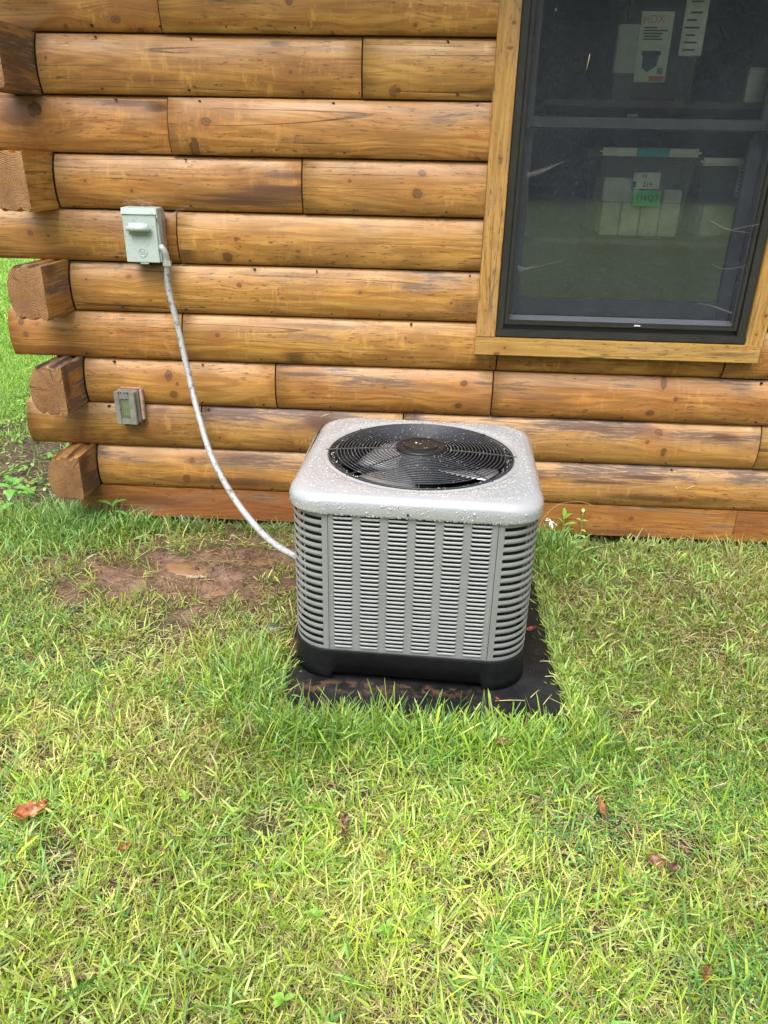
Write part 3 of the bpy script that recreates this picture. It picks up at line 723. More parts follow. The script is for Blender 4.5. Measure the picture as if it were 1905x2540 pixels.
# ------------------------------------------------------------------ disconnect box on the logs
t = NT('pale_green_enamel'); P = t.tc()
c = t.mix(t.step(t.noise(P, 120, 3), .62, .72), (.42, .49, .465), (.20, .20, .18))
c = t.mix(t.step(t.noise(P, 14, 3), .4, .7, 0, .35), c, (.50, .56, .53))
M_box = t.done(t.bsdf(c, .38, 0, t.bump(t.noise(P, 200, 2), .08, .001), .5))
M_rust = plain('pinkish_rust_edge', (.30, .17, .12), .8, 0, .3, 60)
dbx = tag(empty('disconnect_box', (-1.071, -.035, 1.128)), 'pale green metal electrical disconnect box on the logs', 'electrical box')
W_, Hb = .128, .186
box('back_box', (.001, -.052, .0), (W_+.003, .012, Hb-.002), M_box, dbx, .002)
box('caulk_bead', (W_+.0035, -.010, .02), (W_+.010, .008, Hb-.01), M_rust, dbx, .002)
# cover with hood on top
bm = bmesh.new(); bbox_bm(bm, (.001, -.062, -.001), (W_-.003, -.0525, Hb-.018), .0015)
cov = add('cover', bm_mesh('cover', bm, M_box), dbx)
V = [(-.001, -.066, Hb-.019), (W_+.001, -.066, Hb-.019), (W_+.001, -.060, Hb+.002), (-.001, -.060, Hb+.002), (W_+.002, .010, Hb+.004), (-.001, .010, Hb+.004), (-.001, -.052, Hb-.019), (W_+.001, -.052, Hb-.019)]
F = [(0, 1, 2, 3), (3, 2, 4, 5), (0, 3, 5, 6), (1, 7, 4, 2), (0, 6, 7, 1)]
add('hood', mesh('hood', V, F, M_box), dbx)
V = [(W_+.0042, -.064, Hb), (W_+.0042, -.064, Hb-.030), (W_+.0042, -.050, Hb-.052), (W_+.0042, -.036, Hb-.054), (W_+.0042, -.030, Hb-.045), (W_+.0042, .008, Hb-.045), (W_+.0042, .008, Hb)]
V2 = [(x-.004, y, z) for x, y, z in V]; n = len(V)
add('hood_cheek', mesh('hood_cheek', V+V2, [tuple(range(n)), tuple(range(n, 2*n))[::-1]]+[(i, n+i, n+(i+1) % n, (i+1) % n) for i in range(n)], M_box), dbx)
# raised pocket
bm = bmesh.new(); bbox_bm(bm, (.015, -.085, .098), (.108, -.0615, .138), .011)
add('raised_pocket', bm_mesh('raised_pocket', bm, M_box, True), cov)
# embossed round monogram
V, F = tube_pts([(math.cos(a)*.0150, 0, math.sin(a)*.0150) for a in [i*math.pi/14 for i in range(28)]], .0017, 6, True)
add('emblem_ring', mesh('emblem_ring', V, F, M_box, True), cov, (.064, -.0622, .034))
for q in range(4):
    V, F = tube_pts([(math.cos(q*math.pi/2+.78)*.0122+math.cos(a)*.003, 0, math.sin(q*math.pi/2+.78)*.0122+math.sin(a)*.003) for a in [i*math.pi/6 for i in range(9)]], .0007, 5)
    add('emblem_curl', mesh('emblem_curl', V, F, M_box, True), cov, (.064, -.0622, .034))
text_obj('GE', .0135, M_box, cov, (.064, -.0624, .034), name='emblem_lettering', ext=.0009)
box('hasp', (.050, -.060, -.008), (.082, -.050, .0), M_box, dbx, .0015)
# elbow fitting and flexible conduit
t = NT('grey_conduit'); X, Y, Z = t.sep(t.tc('UV'))
M_fit = plain('die_cast_fitting', (.50, .50, .48), .4, .3, .1, 40)
elb = tag(empty('conduit_elbow', (-.941, -.068, 1.185)), 'pale metal elbow fitting on the right side of the disconnect box', 'pipe fitting')
pts = spline([(0, -.012, -.004), (.004, -.016, -.006), (.012, -.014, -.020), (.014, -.008, -.040), (.013, -.004, -.060)], 6)
tube('elbow_body', pts, [.012]*(len(pts)//2)+[.0125]*(len(pts)-len(pts)//2), M_fit, elb, 12)
bm = bmesh.new(); bmesh.ops.create_cone(bm, cap_ends=True, segments=6, radius1=.0175, radius2=.0175, depth=.018, matrix=Matrix.Translation((.0135, -.003, -.062)))
add('compression_nut', bm_mesh('compression_nut', bm, M_fit), elb)
path = [(-.9275, -.071, 1.115), (-.930, -.074, 1.085), (-.926, -.085, 1.021), (-.896, -.11, .887), (-.850, -.17, .704), (-.804, -.24, .579), (-.744, -.33, .462), (-.662, -.43, .373), (-.57, -.54, .314), (-.465, -.65, .271), (-.358, -.76, .270), (-.300, -.80, .275)]
sp = spline(path, 36)
t = NT('braided_conduit'); P = t.tc()
c = t.mix(t.step(t.noise(P, 55, 4, .65), .50, .64), (.36, .36, .355), (.15, .13, .12))
c = t.mix(t.step(t.noise(P, 8, 3, .5), .45, .7, 0, .6), c, (.45, .46, .47))
M_cond = t.done(t.bsdf(c, .5, .1, t.bump(t.noise(P, 160, 2), .3, .002), .5))
V, F = tube_pts(sp, [.0118+.0011*(1 if i % 2 else -1)*(.5+.5*min(1, i/60)) for i in range(len(sp))], 10)
tag(add('flexible_conduit', mesh('flexible_conduit', V, F, M_cond, True)), 'grey flexible electrical conduit sagging from the disconnect box to the unit', 'conduit')

# outlet box with weather cover
M_ob = plain('weathered_grey_cover', (.21, .20, .17), .5, 0, .2, 50)
ob = tag(empty('outlet_box', (-1.199, -.032, .482)), 'small weathered grey outdoor outlet cover on the lower logs', 'outlet')
box('back_box', (.006, -.036, .003), (.093, .015, .140), M_ob, ob, .004)
box('caulk_bead', (.0935, -.018, .012), (.104, .004, .142), plain('white_foam_bead', (.55, .40, .32), .9, 0, .3, 50), ob, .002)
box('caulk_bead', (.012, -.018, .1405), (.100, .004, .146), plain('orange_foam_bead', (.36, .20, .12), .9, 0, .3, 50), ob, .002)
door = add('cover', bm_mesh('cover', frame_bm(.0, .086, .0, .137, .022, .026, .024, .030, -.054, -.0365, .002), M_ob), ob)
for zx in (.022, .032, .047, .057): box('hinge_hole', (zx-.0022, -.0565, .1335), (zx+.0022, -.0542, .138), M_dark, door)
t = NT('cloudy_window'); tr = t.n.new('ShaderNodeBsdfTransparent'); tr.inputs['Color'].default_value = (.7, .75, .6, 1)
df = t.bsdf((.30, .33, .22), .15); mx = t.n.new('ShaderNodeMixShader'); mx.inputs[0].default_value = .35
t.put(mx.inputs[1], tr.outputs[0]); t.put(mx.inputs[2], df); M_cw = t.done(mx.outputs[0])
box('clear_window', (.0225, -.050, .0245), (.0595, -.046, .1065), M_cw, door)
box('receptacle', (.030, -.043, .036), (.056, -.0365, .112), plain('cream_receptacle', (.75, .75, .58), .5), ob, .001)
for z_ in (.058, .088):
    for x_ in (.037, .046): box('socket_slot', (x_, -.0445, z_), (x_+.0025, -.0432, z_+.009), M_dark, ob)
box('latch', (.030, -.052, -.006), (.044, -.040, -.0005), M_dark, ob, .001)

# ------------------------------------------------------------------ plastic pad
t = NT('black_pad_plastic'); P = t.tc(); X, Y, Z = t.sep(P)
nn = t.noise(P, 6, 5, .6); n2 = t.noise(P, 60, 4)
c = t.mix(t.step(nn, .35, .7), (.007, .0075, .0085), (.017, .018, .020))
# dried mud film washed out in front of the base
my = t.math('MULTIPLY', t.step(Y, -1.145, -1.115), t.math('SUBTRACT', 1.0, t.step(Y, -1.085, -1.06)))
mx_ = t.math('MULTIPLY', t.step(X, -.34, -.24), t.math('SUBTRACT', 1.0, t.step(X, .12, .36)))
mm = t.math('MULTIPLY', t.math('MULTIPLY', my, mx_), t.step(t.noise(P, 22, 5, .7), .46, .60, 0, .8))
mm2 = t.math('MULTIPLY', t.math('SUBTRACT', 1.0, t.step(X, -.36, -.29)), t.step(t.noise(P, 16, 4, .6), .42, .6, 0, .7))
c = t.mix(t.math('MAXIMUM', mm, mm2), c, (.105, .060, .038))
c = t.mix(t.math('MULTIPLY', t.step(n2, .6, .75), .3), c, (.09, .08, .07))
M_pad = t.done(t.bsdf(c, t.step(nn, .3, .7, .32, .58), 0, t.bump(nn, .35, .01), .3))
pxs = np.linspace(PADX0, PADX1, 40); pys = np.linspace(PADY0, PADY1, 40)
V, F = [], []
for j, y in enumerate(pys):
    for i, x in enumerate(pxs):
        e = min(x-PADX0, PADX1-x, y-PADY0, PADY1-y)
        out = max(abs(x-.057)-.38, abs(y+.70)-.38)
        wob = (float(vnoise(x, y, 9, 44))-.5)*.006*max(0, min(1, out/.04))
        V.append((x+(.008*math.sin(y*9) if i in (0, 39) else 0)+.012*(y+.75)*-1*(1 if i > 20 else -1), y-.02*(x-.1), -.0005+wob-(.004 if e < .004 else 0)))
for j in range(39):
    for i in range(39): a = j*40+i; F.append((a, a+1, a+41, a+40))
edge = [i for i in range(40)]+[j*40+39 for j in range(1, 40)]+[39*40+i for i in range(38, -1, -1)]+[j*40 for j in range(38, 0, -1)]
b0 = len(V)
for e in edge: v_ = V[e]; V.append((v_[0], v_[1], -.05))
n = len(edge)
for i in range(n): F.append((edge[i], b0+i, b0+(i+1) % n, edge[(i+1) % n]))
tag(add('equipment_pad', mesh('equipment_pad', V, F, M_pad, True)), 'black plastic pad lying in the grass under the air conditioner', 'pad')

# ------------------------------------------------------------------ condenser unit
ACX, ACY, ACR = .0573, -.700, -.0436
ac = tag(empty('air_conditioner', (ACX, ACY, 0.0), ACR), 'grey outdoor air conditioner condenser with round fan guard wet with rain', 'air conditioner')
t = NT('grey_paint_wet'); P = t.tc()
nz = t.noise(P, 420, 3, .6); nb = t.noise(P, 7, 3)
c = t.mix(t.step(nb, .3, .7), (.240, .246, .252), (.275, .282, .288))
c = t.mix(t.math('MULTIPLY', t.step(nz, .62, .72), .5), c, (.46, .47, .48))
M_body = t.done(t.bsdf(c, .40, .15, t.bump(nz, .12, .0006), .4, .05))
t = NT('cap_paint_wet'); P = t.tc()
nz = t.noise(P, 380, 3, .6); nb = t.noise(P, 9, 3); nv = t.noise(P, 60, 3)
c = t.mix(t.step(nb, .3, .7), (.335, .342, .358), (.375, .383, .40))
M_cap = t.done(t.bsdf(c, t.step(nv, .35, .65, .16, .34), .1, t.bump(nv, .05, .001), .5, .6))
M_drop = t_ = NT('rain_drops'); 
gsh = t_.n.new('ShaderNodeBsdfGlossy'); gsh.inputs['Roughness'].default_value = .03
trn = t_.n.new('ShaderNodeBsdfTransparent'); fr = t_.n.new('ShaderNodeFresnel'); fr.inputs['IOR'].default_value = 1.5
dfs = t_.bsdf((.86, .86, .88), .06, 0, None, .8)
mx1 = t_.n.new('ShaderNodeMixShader'); mx1.inputs[0].default_value = .40; t_.put(mx1.inputs[1], trn.outputs[0]); t_.put(mx1.inputs[2], dfs)
mx2 = t_.n.new('ShaderNodeMixShader'); t_.put(mx2.inputs[0], fr.outputs[0]); t_.put(mx2.inputs[1], mx1.outputs[0]); t_.put(mx2.inputs[2], gsh.outputs[0])
M_drop = t_.done(mx2.outputs[0])

def rsq(h, r, n=8, z=0.0):
    out = []
    for cx, cy, a0 in ((h-r, h-r, 0), (-h+r, h-r, 90), (-h+r, -h+r, 180), (h-r, -h+r, 270)):
        for i in range(n+1):
            a = math.radians(a0+90*i/n); out.append((cx+r*math.cos(a), cy+r*math.sin(a), z))
    return out
def resample_ring(h, r, n, z):
    # points of a rounded square at n equal polar angles
    out = []
    for i in range(n):
        a = 2*math.pi*i/n; dx, dy = math.cos(a), math.sin(a)
        lo, hi = 0, h*1.5
        for _ in range(26):
            mid_ = (lo+hi)/2; x, y = abs(dx*mid_), abs(dy*mid_)
            qx, qy = x-(h-r), y-(h-r)
            inside = (x <= h and y <= h) if (qx < 0 or qy < 0) else (qx*qx+qy*qy <= r*r)
            if inside: lo = mid_
            else: hi = mid_
        out.append((dx*lo, dy*lo, z))
    return out
NR = 144
rings = []
HC = .3725
for (h, r, z) in ((HC-.006, .108, .5715), (HC-.001, .11, .5725), (HC, .112, .576), (HC, .112, .598), (HC-.0015, .112, .608), (HC-.006, .112, .617), (HC-.013, .110, .6245), (HC-.022, .106, .6295), (HC-.033, .10, .632), (HC-.050, .09, .633)):
    rings.append(resample_ring(h, r, NR, z))
def circ(r, z): return [(r*math.cos(2*math.pi*i/NR), r*math.sin(2*math.pi*i/NR), z) for i in range(NR)]
RF = .3035
def lerp_ring(a, b, k): return [tuple(p*(1-k)+q*k for p, q in zip(u, v_)) for u, v_ in zip(a, b)]
c0 = circ(RF+.014, .6325)
rings += [lerp_ring(rings[-1], c0, .5), c0, circ(RF+.010, .6305), circ(RF+.006, .631), circ(RF+.002, .6335), circ(RF-.004, .632), circ(RF-.007, .627), circ(RF-.008, .600)]
V = [p for rg_ in rings for p in rg_]; F = []
for i in range(len(rings)-1):
    for k in range(NR):
        a, b = i*NR+k, i*NR+(k+1) % NR; F.append((a, b, b+NR, a+NR))
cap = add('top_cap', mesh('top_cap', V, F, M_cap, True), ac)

# black fan ring (venturi) under the cap opening
rr_ = [(RF-.008, .627), (RF-.011, .629), (RF-.030, .6275), (RF-.036, .622), (RF-.040, .60), (RF-.040, .50), (RF-.028, .47)]
V = []; F = []
for (r, z) in rr_: V += circ(r, z)
for i in range(len(rr_)-1):
    for k in range(NR):
        a, b = i*NR+k, i*NR+(k+1) % NR; F.append((a, b, b+NR, a+NR))
add('fan_shroud', mesh('fan_shroud', V, F, M_black, True), ac)
# guard: rings, spokes, hub
grd = add('fan_guard', mesh('fan_guard', *tube_pts([(math.cos(2*math.pi*i/96)*.296, math.sin(2*math.pi*i/96)*.296, .634) for i in range(96)], .0022, 6, True), M_blackmetal, True), ac)
NG = 17
def gh(r): return .637+.016*(1-(r/.30)**2)
for i in range(NG):
    r = .086+i*(.270-.086)/(NG-1)
    V, F = tube_pts([(math.cos(2*math.pi*k/72)*r, math.sin(2*math.pi*k/72)*r, gh(r)) for k in range(72)], .0021, 6, True)
    add('guard_ring', mesh('guard_ring', V, F, M_blackmetal, True), grd)
for q in range(8):
    a = math.radians(q*45+2.0); rs = [.07, .12, .17, .22, .27, .300, .307]
    V, F = tube_pts([(math.cos(a)*r, math.sin(a)*r, gh(r)-.0038 if r < .3 else .6335) for r in rs], .0024, 6)
    add('guard_spoke', mesh('guard_spoke', V, F, M_blackmetal, True), grd)
def lathe(rz, n=48, cap_last=True):
    V, F = [], []
    for (r, z) in rz: V += [(r*math.cos(2*math.pi*i/n), r*math.sin(2*math.pi*i/n), z) for i in range(n)]
    for i in range(len(rz)-1):
        for k in range(n): a, b = i*n+k, i*n+(k+1) % n; F.append((a, b, b+n, a+n))
    if cap_last: F.append(tuple((len(rz)-1)*n+k for k in range(n)))
    return V, F
V, F = lathe([(.080, .645), (.0805, .655), (.077, .6605), (.071, .6610), (.068, .6585), (.060, .6585)])
hub = add('hub_cap', mesh('hub_cap', V, F, plain('hub_black', (.013, .013, .015), .4, 0, .2, 60, 0, .3), True), grd)
V, F = lathe([(.0, 0), (.052, 0), (.054, .001), (.052, .0025), (.048, .0028)])
V = [(x, y*.62, z+.6585) for x, y, z in V]
add('hub_emblem', mesh('hub_emblem', V, F, plain('hub_plate', (.016, .0155, .016), .4, 0, .1, 40, 0, .3), True), grd)
V, F = tube_pts([(math.cos(a)*.056, math.sin(a)*.044, .6595) for a in [math.radians(195+i*7) for i in range(22)]], .0016, 5)
add('hub_emblem_arc', mesh('hub_emblem_arc', V, F, plain('hub_plate', (.016, .0155, .016), .4, 0, .1, 40, 0, .3), True), grd)
# fan blades and motor
M_blade = plain('aluminium_blade', (.62, .63, .65), .32, .7, .12, 25)
for q in range(3):
    V, F = [], []
    for i in range(9):
        r = .06+.195*i/8
        for j in range(7):
            s_ = j/6-.5; an = math.radians(238+q*120)+s_*(1.15-.15*i/8)+.10*(i/8)
            V.append((math.cos(an)*r, math.sin(an)*r, 0.566-s_*.055+.014*(1-(2*s_)**2)))
    for i in range(8):
        for j in range(6): a = i*7+j; F.append((a, a+7, a+8, a+1))
    o = add('fan_blade', mesh('fan_blade', V, F, M_blade, True), ac)
    sm_ = o.modifiers.new('thick', 'SOLIDIFY'); sm_.thickness = .0015
V, F = lathe([(.0, .40), (.068, .40), (.070, .42), (.070, .60), (.06, .615), (.02, .62)])
add('fan_motor', mesh('fan_motor', V, F, M_black, True), ac)

# condenser coil: dark finned core
t = NT('coil_fins'); X, Y, Z = t.sep(t.tc())
f1 = t.noise(t.comb(t.math('MULTIPLY', X, 260), t.math('MULTIPLY', Y, 260), t.math('MULTIPLY', Z, 30)), 1.0, 3, .7)
c = t.mix(t.step(f1, .50, .72), (.008, .008, .009), (.085, .09, .095))
M_coil = t.done(t.bsdf(c, .45, .3, None, .5))
V, F = [], []
for z in (.10, .575): V += rsq(.335, .10, 8, z)
n = len(V)//2
F = [(k, (k+1) % n, n+(k+1) % n, n+k) for k in range(n)]
o = add('condenser_coil', mesh('condenser_coil', V, F, M_coil, True), ac)
V, F = [], []
V += rsq(.36, .11, 8, .106); F = [tuple(range(len(V)))]
add('drain_pan', mesh('drain_pan', V, F, M_dark), ac)

# louvre panels
HP = .3640; PH = .2425; Z0, Z1 = .1065, .5735
NCOL, NROW = 6, 32
CW = .0572; PITCHX = .0793; X00 = -PH+.0143
ZL0, ZP = .1170, (.5700-.1170)/32
def panel_frame(name):
    bm = bmesh.new(); th = .0016
    xs = [-PH]
    for c_ in range(NCOL): xs += [X00+c_*PITCHX, X00+c_*PITCHX+CW]
    xs.append(PH)
    for i in range(0, len(xs), 2): bbox_bm(bm, (xs[i], -HP, Z0), (xs[i+1], -HP+th, Z1))
    for c_ in range(NCOL):
        x0 = X00+c_*PITCHX-.0002; x1 = x0+CW+.0004
        bbox_bm(bm, (x0, -HP+.0002, Z0), (x1, -HP+th, ZL0+.002))
        bbox_bm(bm, (x0, -HP+.0002, .5705), (x1, -HP+th, Z1))
    # shallow rolled seam beside the panel
    bbox_bm(bm, (-PH+.0005, -HP-.0012, Z0), (-PH+.004, -HP+.0001, Z1)); bbox_bm(bm, (PH-.004, -HP-.0012, Z0), (PH-.0005, -HP+.0001, Z1))
    return bm
def louvre_geo():
    # one slat: lower lip stands proud, rises inwards; rounded ends
    V, F = [], []
    xs = [0, .002, .0045, CW-.0045, CW-.002, CW]
    for i, x in enumerate(xs):
        e = 0 if i in (0, 5) else (.62 if i in (1, 4) else 1.0)
        lip = -.0028*e
        prof = [(lip, 0), (lip+.0001, .0014), (lip*.75, .0034), (-.0002, .0052+.0034*(1-e)), (.0012, .0062+.0056*(1-e)), (.0024, .0058+.0056*(1-e)), (.0008, .0044), (lip+.0014, .0006)]
        for (y, z) in prof: V.append((x, y, z))
    n = 8
    for i in range(5):
        for k in range(n): F.append((i*n+k, (i+1)*n+k, (i+1)*n+(k+1) % n, i*n+(k+1) % n))
    F.append(tuple(range(n))[::-1]); F.append(tuple(5*n+k for k in range(n)))
    return V, F
LV, LF = louvre_geo()
lou_me = mesh('louvre', LV, LF, M_body, True)
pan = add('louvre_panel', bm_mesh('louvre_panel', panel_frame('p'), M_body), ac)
for c_ in range(NCOL):
    for r_ in range(NROW):
        o = bpy.data.objects.new('louvre', lou_me); COL.objects.link(o); o.parent = pan
        o.location = (X00+c_*PITCHX, -HP, ZL0+r_*ZP)
# the three other sides: same panels, hardly seen, each one mesh
bm = panel_frame('p')
me0 = bpy.data.meshes.new('side_panel'); bm.to_mesh(me0); bm.free()
AV, AF = [tuple(v.co) for v in me0.vertices], [tuple(p.vertices) for p in me0.polygons]
for c_ in range(NCOL):
    for r_ in range(NROW):
        b0 = len(AV); ox, oz = X00+c_*PITCHX, ZL0+r_*ZP
        AV += [(x+ox, y-HP, z+oz) for x, y, z in LV]; AF += [tuple(i+b0 for i in f) for f in LF]
bpy.data.meshes.remove(me0)
sp_me = mesh('side_panel', AV, AF, M_body)
for q in (1, 2, 3): add('side_panel', sp_me, ac, (0, 0, 0), (0, 0, q*math.pi/2))

# rounded corner posts with wrap-around slots
NS = 18
def corner_post():
    r = .1200; h = HP
    # arc-length path: flat strip from PH to h-r, quarter arc, flat strip
    P_ = []
    def add_pt(x, y, nx_, ny_, s_): P_.append((x, y, nx_, ny_, s_))
    flat = (h-r)-PH
    s_ = 0.0
    for x in (PH+.0015, PH+.006, PH+.014, PH+.0165, PH+.0195, PH+.023):
        if x < h-r: add_pt(x, -h, 0, -1, x-PH)
    q = math.pi*r/2; n = 22
    base_s = flat
    for i in range(n+1):
        a = -math.pi/2+math.pi/2*i/n
        add_pt(h-r+r*math.cos(a), -h+r+r*math.sin(a), math.cos(a), math.sin(a), flat+q*i/n)
    tot = 2*flat+q
    out = [p for p in P_]
    mirrored = [(-y, -x, -ny_, -nx_, tot-s_) for (x, y, nx_, ny_, s_) in P_ if s_ < flat-1e-6][::-1]
    out += mirrored
    P_ = out
    m0, m1 = .021, tot-.021
    pz = (.572-.1165)/NS
    V, F = [], []
    zs = [Z0, .1165]
    rows = []   # (z0,z1,isslot)
    z = .1165
    for i in range(NS):
        rows.append((z, z+pz*.44, True)); rows.append((z+pz*.44, z+pz, False)); z += pz
    rows = [(Z0, .1165, False)]+rows+[(.572, Z1, False)]
    idx = {}
    def vert(i, zi, off):
        k = (i, round(zi, 5), round(off, 5))
        if k not in idx:
            x, y, nx_, ny_, s_ = P_[i]; idx[k] = len(V); V.append((x+nx_*off, y+ny_*off, zi))
        return idx[k]
    for (a, b, slot) in rows:
        for i in range(len(P_)-1):
            s0, s1 = P_[i][4], P_[i+1][4]; sm_ = (s0+s1)/2
            if slot and m0 < sm_ < m1:
                # rounded slot ends
                e = min(sm_-m0, m1-sm_)
                if e < .0016:
                    q4 = (b-a)*.28
                    F.append((vert(i, a, 0), vert(i+1, a, 0), vert(i+1, a+q4, 0), vert(i, a+q4, 0)))
                    F.append((vert(i, b-q4, 0), vert(i+1, b-q4, 0), vert(i+1, b, 0), vert(i, b, 0)))
                continue
            if slot: F.append((vert(i, a, 0), vert(i+1, a, 0), vert(i+1, b, 0), vert(i, b, 0)))
            else:
                if m0 < sm_ < m1 and a > .1164 and b < .5721:
                    # bar with a rolled drip edge
                    mz = a+(b-a)*.42
                    o0 = .0016 if s0 > m0+.002 and s0 < m1-.002 else 0.0; o1 = .0016 if s1 > m0+.002 and s1 < m1-.002 else 0.0
                    F.append((vert(i, a, 0), vert(i+1, a, 0), vert(i+1, mz, o1), vert(i, mz, o0)))
                    F.append((vert(i, mz, o0), vert(i+1, mz, o1), vert(i+1, b, 0), vert(i, b, 0)))
                else: F.append((vert(i, a, 0), vert(i+1, a, 0), vert(i+1, b, 0), vert(i, b, 0)))
    return V, F
CV, CF = corner_post()
cp_me = mesh('corner_post', CV, CF, M_body, False)
for q in range(4):
    o = add('corner_post', cp_me, ac, (0, 0, 0), (0, 0, -q*math.pi/2))
    sm_ = o.modifiers.new('thick', 'SOLIDIFY'); sm_.thickness = .0018; sm_.offset = -1
# black base pan with cut-out feet
def base_pan():
    V, F = [], []
    n = 10
    lev = [(.3700, .122, 0.0), (.3690, .122, .030), (.3665, .121, .095), (.3655, .121, .1045), (.3625, .120, .1065)]
    ringsb = []
    per = 200
    for (h, r, z) in lev: ringsb.append(resample_ring(h, r, per, z))
    for rg_ in ringsb: V += rg_
    for i in range(len(lev)-1):
        for k in range(per):
            a, b = i*per+k, i*per+(k+1) % per
            if i == 0:
                x = (V[a][0]+V[b][0])/2; y = (V[a][1]+V[b][1])/2
                if (abs(x) < .235 and abs(y) > .33) or (abs(y) < .235 and abs(x) > .33): continue
            F.append((a, b, b+per, a+per))
    return V, F
BV, BF = base_pan()
# slanted ends of the feet
for i, v_ in enumerate(BV):
    x, y, z = v_
    if z > .02 and z < .04:
        zz = z
        for (u_, w_2) in ((x, y), (y, x)):
            if abs(w_2) > .33 and abs(u_) < .27: zz = .024
        BV[i] = (x, y, zz)
o = add('base_pan', mesh('base_pan', BV, BF, M_black, True), ac)
sm_ = o.modifiers.new('thick', 'SOLIDIFY'); sm_.thickness = .004; sm_.offset = -1
M_screw = plain('dark_screw', (.03, .025, .02), .35, .6)
for (x, y, a) in ((-.013, -.3728, 0), (.318, -.352, .55), (-.330, -.343, -.7)):
    bm = bmesh.new(); bmesh.ops.create_cone(bm, cap_ends=True, segments=10, radius1=.0042, radius2=.0032, depth=.006, matrix=Matrix.Rotation(a, 4, 'Z') @ Matrix.Rotation(math.pi/2, 4, 'X'))
    add('cap_screw', bm_mesh('cap_screw', bm, M_screw), ac, (x, y, .585))

# rain drops on cap and body
def drops():
    rn = np.random.RandomState(12); V = []; Fl = []
    def drop(c_, nrm, r, hgt, ax_=1.0):
        nrm = Vector(nrm).normalized(); a = nrm.orthogonal().normalized(); b = nrm.cross(a)
        th0 = rn.uniform(0, 6.28); b0 = len(V); K_ = 7
        el = rn.uniform(.75, 1.0)
        for (rr2, hh2) in ((1.0, 0), (.82, .62), (.42, .95)):
            for k in range(K_):
                an = th0+2*math.pi*k/K_
                p = Vector(c_)+(a*math.cos(an)*el+b*math.sin(an)*ax_)*r*rr2+nrm*(hgt*hh2+.00005)
                V.append(p)
        V.append(Vector(c_)+nrm*hgt)
        for lv in range(2):
            for k in range(K_): Fl.append((b0+lv*K_+k, b0+lv*K_+(k+1) % K_, b0+(lv+1)*K_+(k+1) % K_, b0+(lv+1)*K_+k))
        for k in range(K_): Fl.append((b0+2*K_+k, b0+2*K_+(k+1) % K_, b0+3*K_))
    n = 0
    while n < 4300:
        x, y = rn.uniform(-.345, .345, 2)
        if math.hypot(x, y) < RF+.018 or math.hypot(max(0, abs(x)-.24), max(0, abs(y)-.24)) > .10: continue
        r = min(.006, .00085*math.exp(abs(rn.normal(0, .62))))
        drop((x, y, .6325), (0, 0, 1), r, r*.36 if r < .003 else .0011); n += 1
    for _ in range(30):
        x, y = rn.uniform(-.33, .33, 2)
        if math.hypot(x, y) < RF+.02: continue
        drop((x, y, .6325), (0, 0, 1), rn.uniform(.006, .012), .0010, rn.uniform(.6, 1.2))
    for _ in range(620):       # rolled edge and skirt of the cap, front and sides
        side = rn.choice([0, 1, 3], p=[.64, .18, .18]); s_ = rn.uniform(-.36, .36); z = rn.uniform(.575, .612)
        r = .0008*math.exp(abs(rn.normal(0, .55)))
        k = abs(s_)-(HC-.112); off = 0; nx_ = 0
        if k > 0: off = .112-math.sqrt(max(0, .112**2-k*k)); nx_ = k/.112*(1 if s_ > 0 else -1)
        p = (s_, -HC+off, z); nn_ = (nx_, -math.sqrt(max(.05, 1-nx_**2)), .05)
        a = {0: 0, 1: math.pi/2, 3: -math.pi/2}[int(side)]
        R_ = Matrix.Rotation(a, 3, 'Z'); drop(R_ @ Vector(p), R_ @ Vector(nn_), r, r*.7, 1.15)
    for _ in range(130):       # drops hanging along the lower lip
        s_ = rn.uniform(-.27, .27); drop((s_, -HC, .573), (0, -.6, -.5), rn.uniform(.0012, .0022), .0018)
    for _ in range(420):       # specks on the panel strips
        c_ = rn.randint(0, 7); x = -PH+.008 if c_ == 0 else X00+(c_-1)*PITCHX+CW+.011+rn.uniform(-.008, .008)
        if c_ == 6: x = PH-.008
        r = .0007*math.exp(abs(rn.normal(0, .5))); drop((x, -HP, rn.uniform(.11, .57)), (0, -1, 0), r, r*.7)
    for _ in range(16):       # hub
        a = rn.uniform(0, 6.28); q = math.sqrt(rn.uniform(0, 1))*.062; r = .0011*math.exp(abs(rn.normal(0, .6)))
        drop((math.cos(a)*q, math.sin(a)*q, .6588 if abs(math.sin(a)*q) > .03 else .6614), (0, 0, 1), r, r*.5)
    for _ in range(320):       # black flange
        a = rn.uniform(0, 6.28); q = rn.uniform(RF-.028, RF-.013); r = .0010*math.exp(abs(rn.normal(0, .5)))
        drop((math.cos(a)*q, math.sin(a)*q, .6285), (0, 0, 1), r, r*.5)
    for _ in range(260):      # beads on the guard wires
        i = rn.randint(0, NG); r0 = .086+i*(.270-.086)/(NG-1); a = rn.uniform(0, 6.28)
        drop((math.cos(a)*r0, math.sin(a)*r0, gh(r0)+.0014), (0, 0, 1), rn.uniform(.0009, .0019), .0016)
    return V, Fl
V, F = drops()
o = add('rain_drops', mesh('rain_drops', V, F, M_drop, True), ac); o['kind'] = 'stuff'

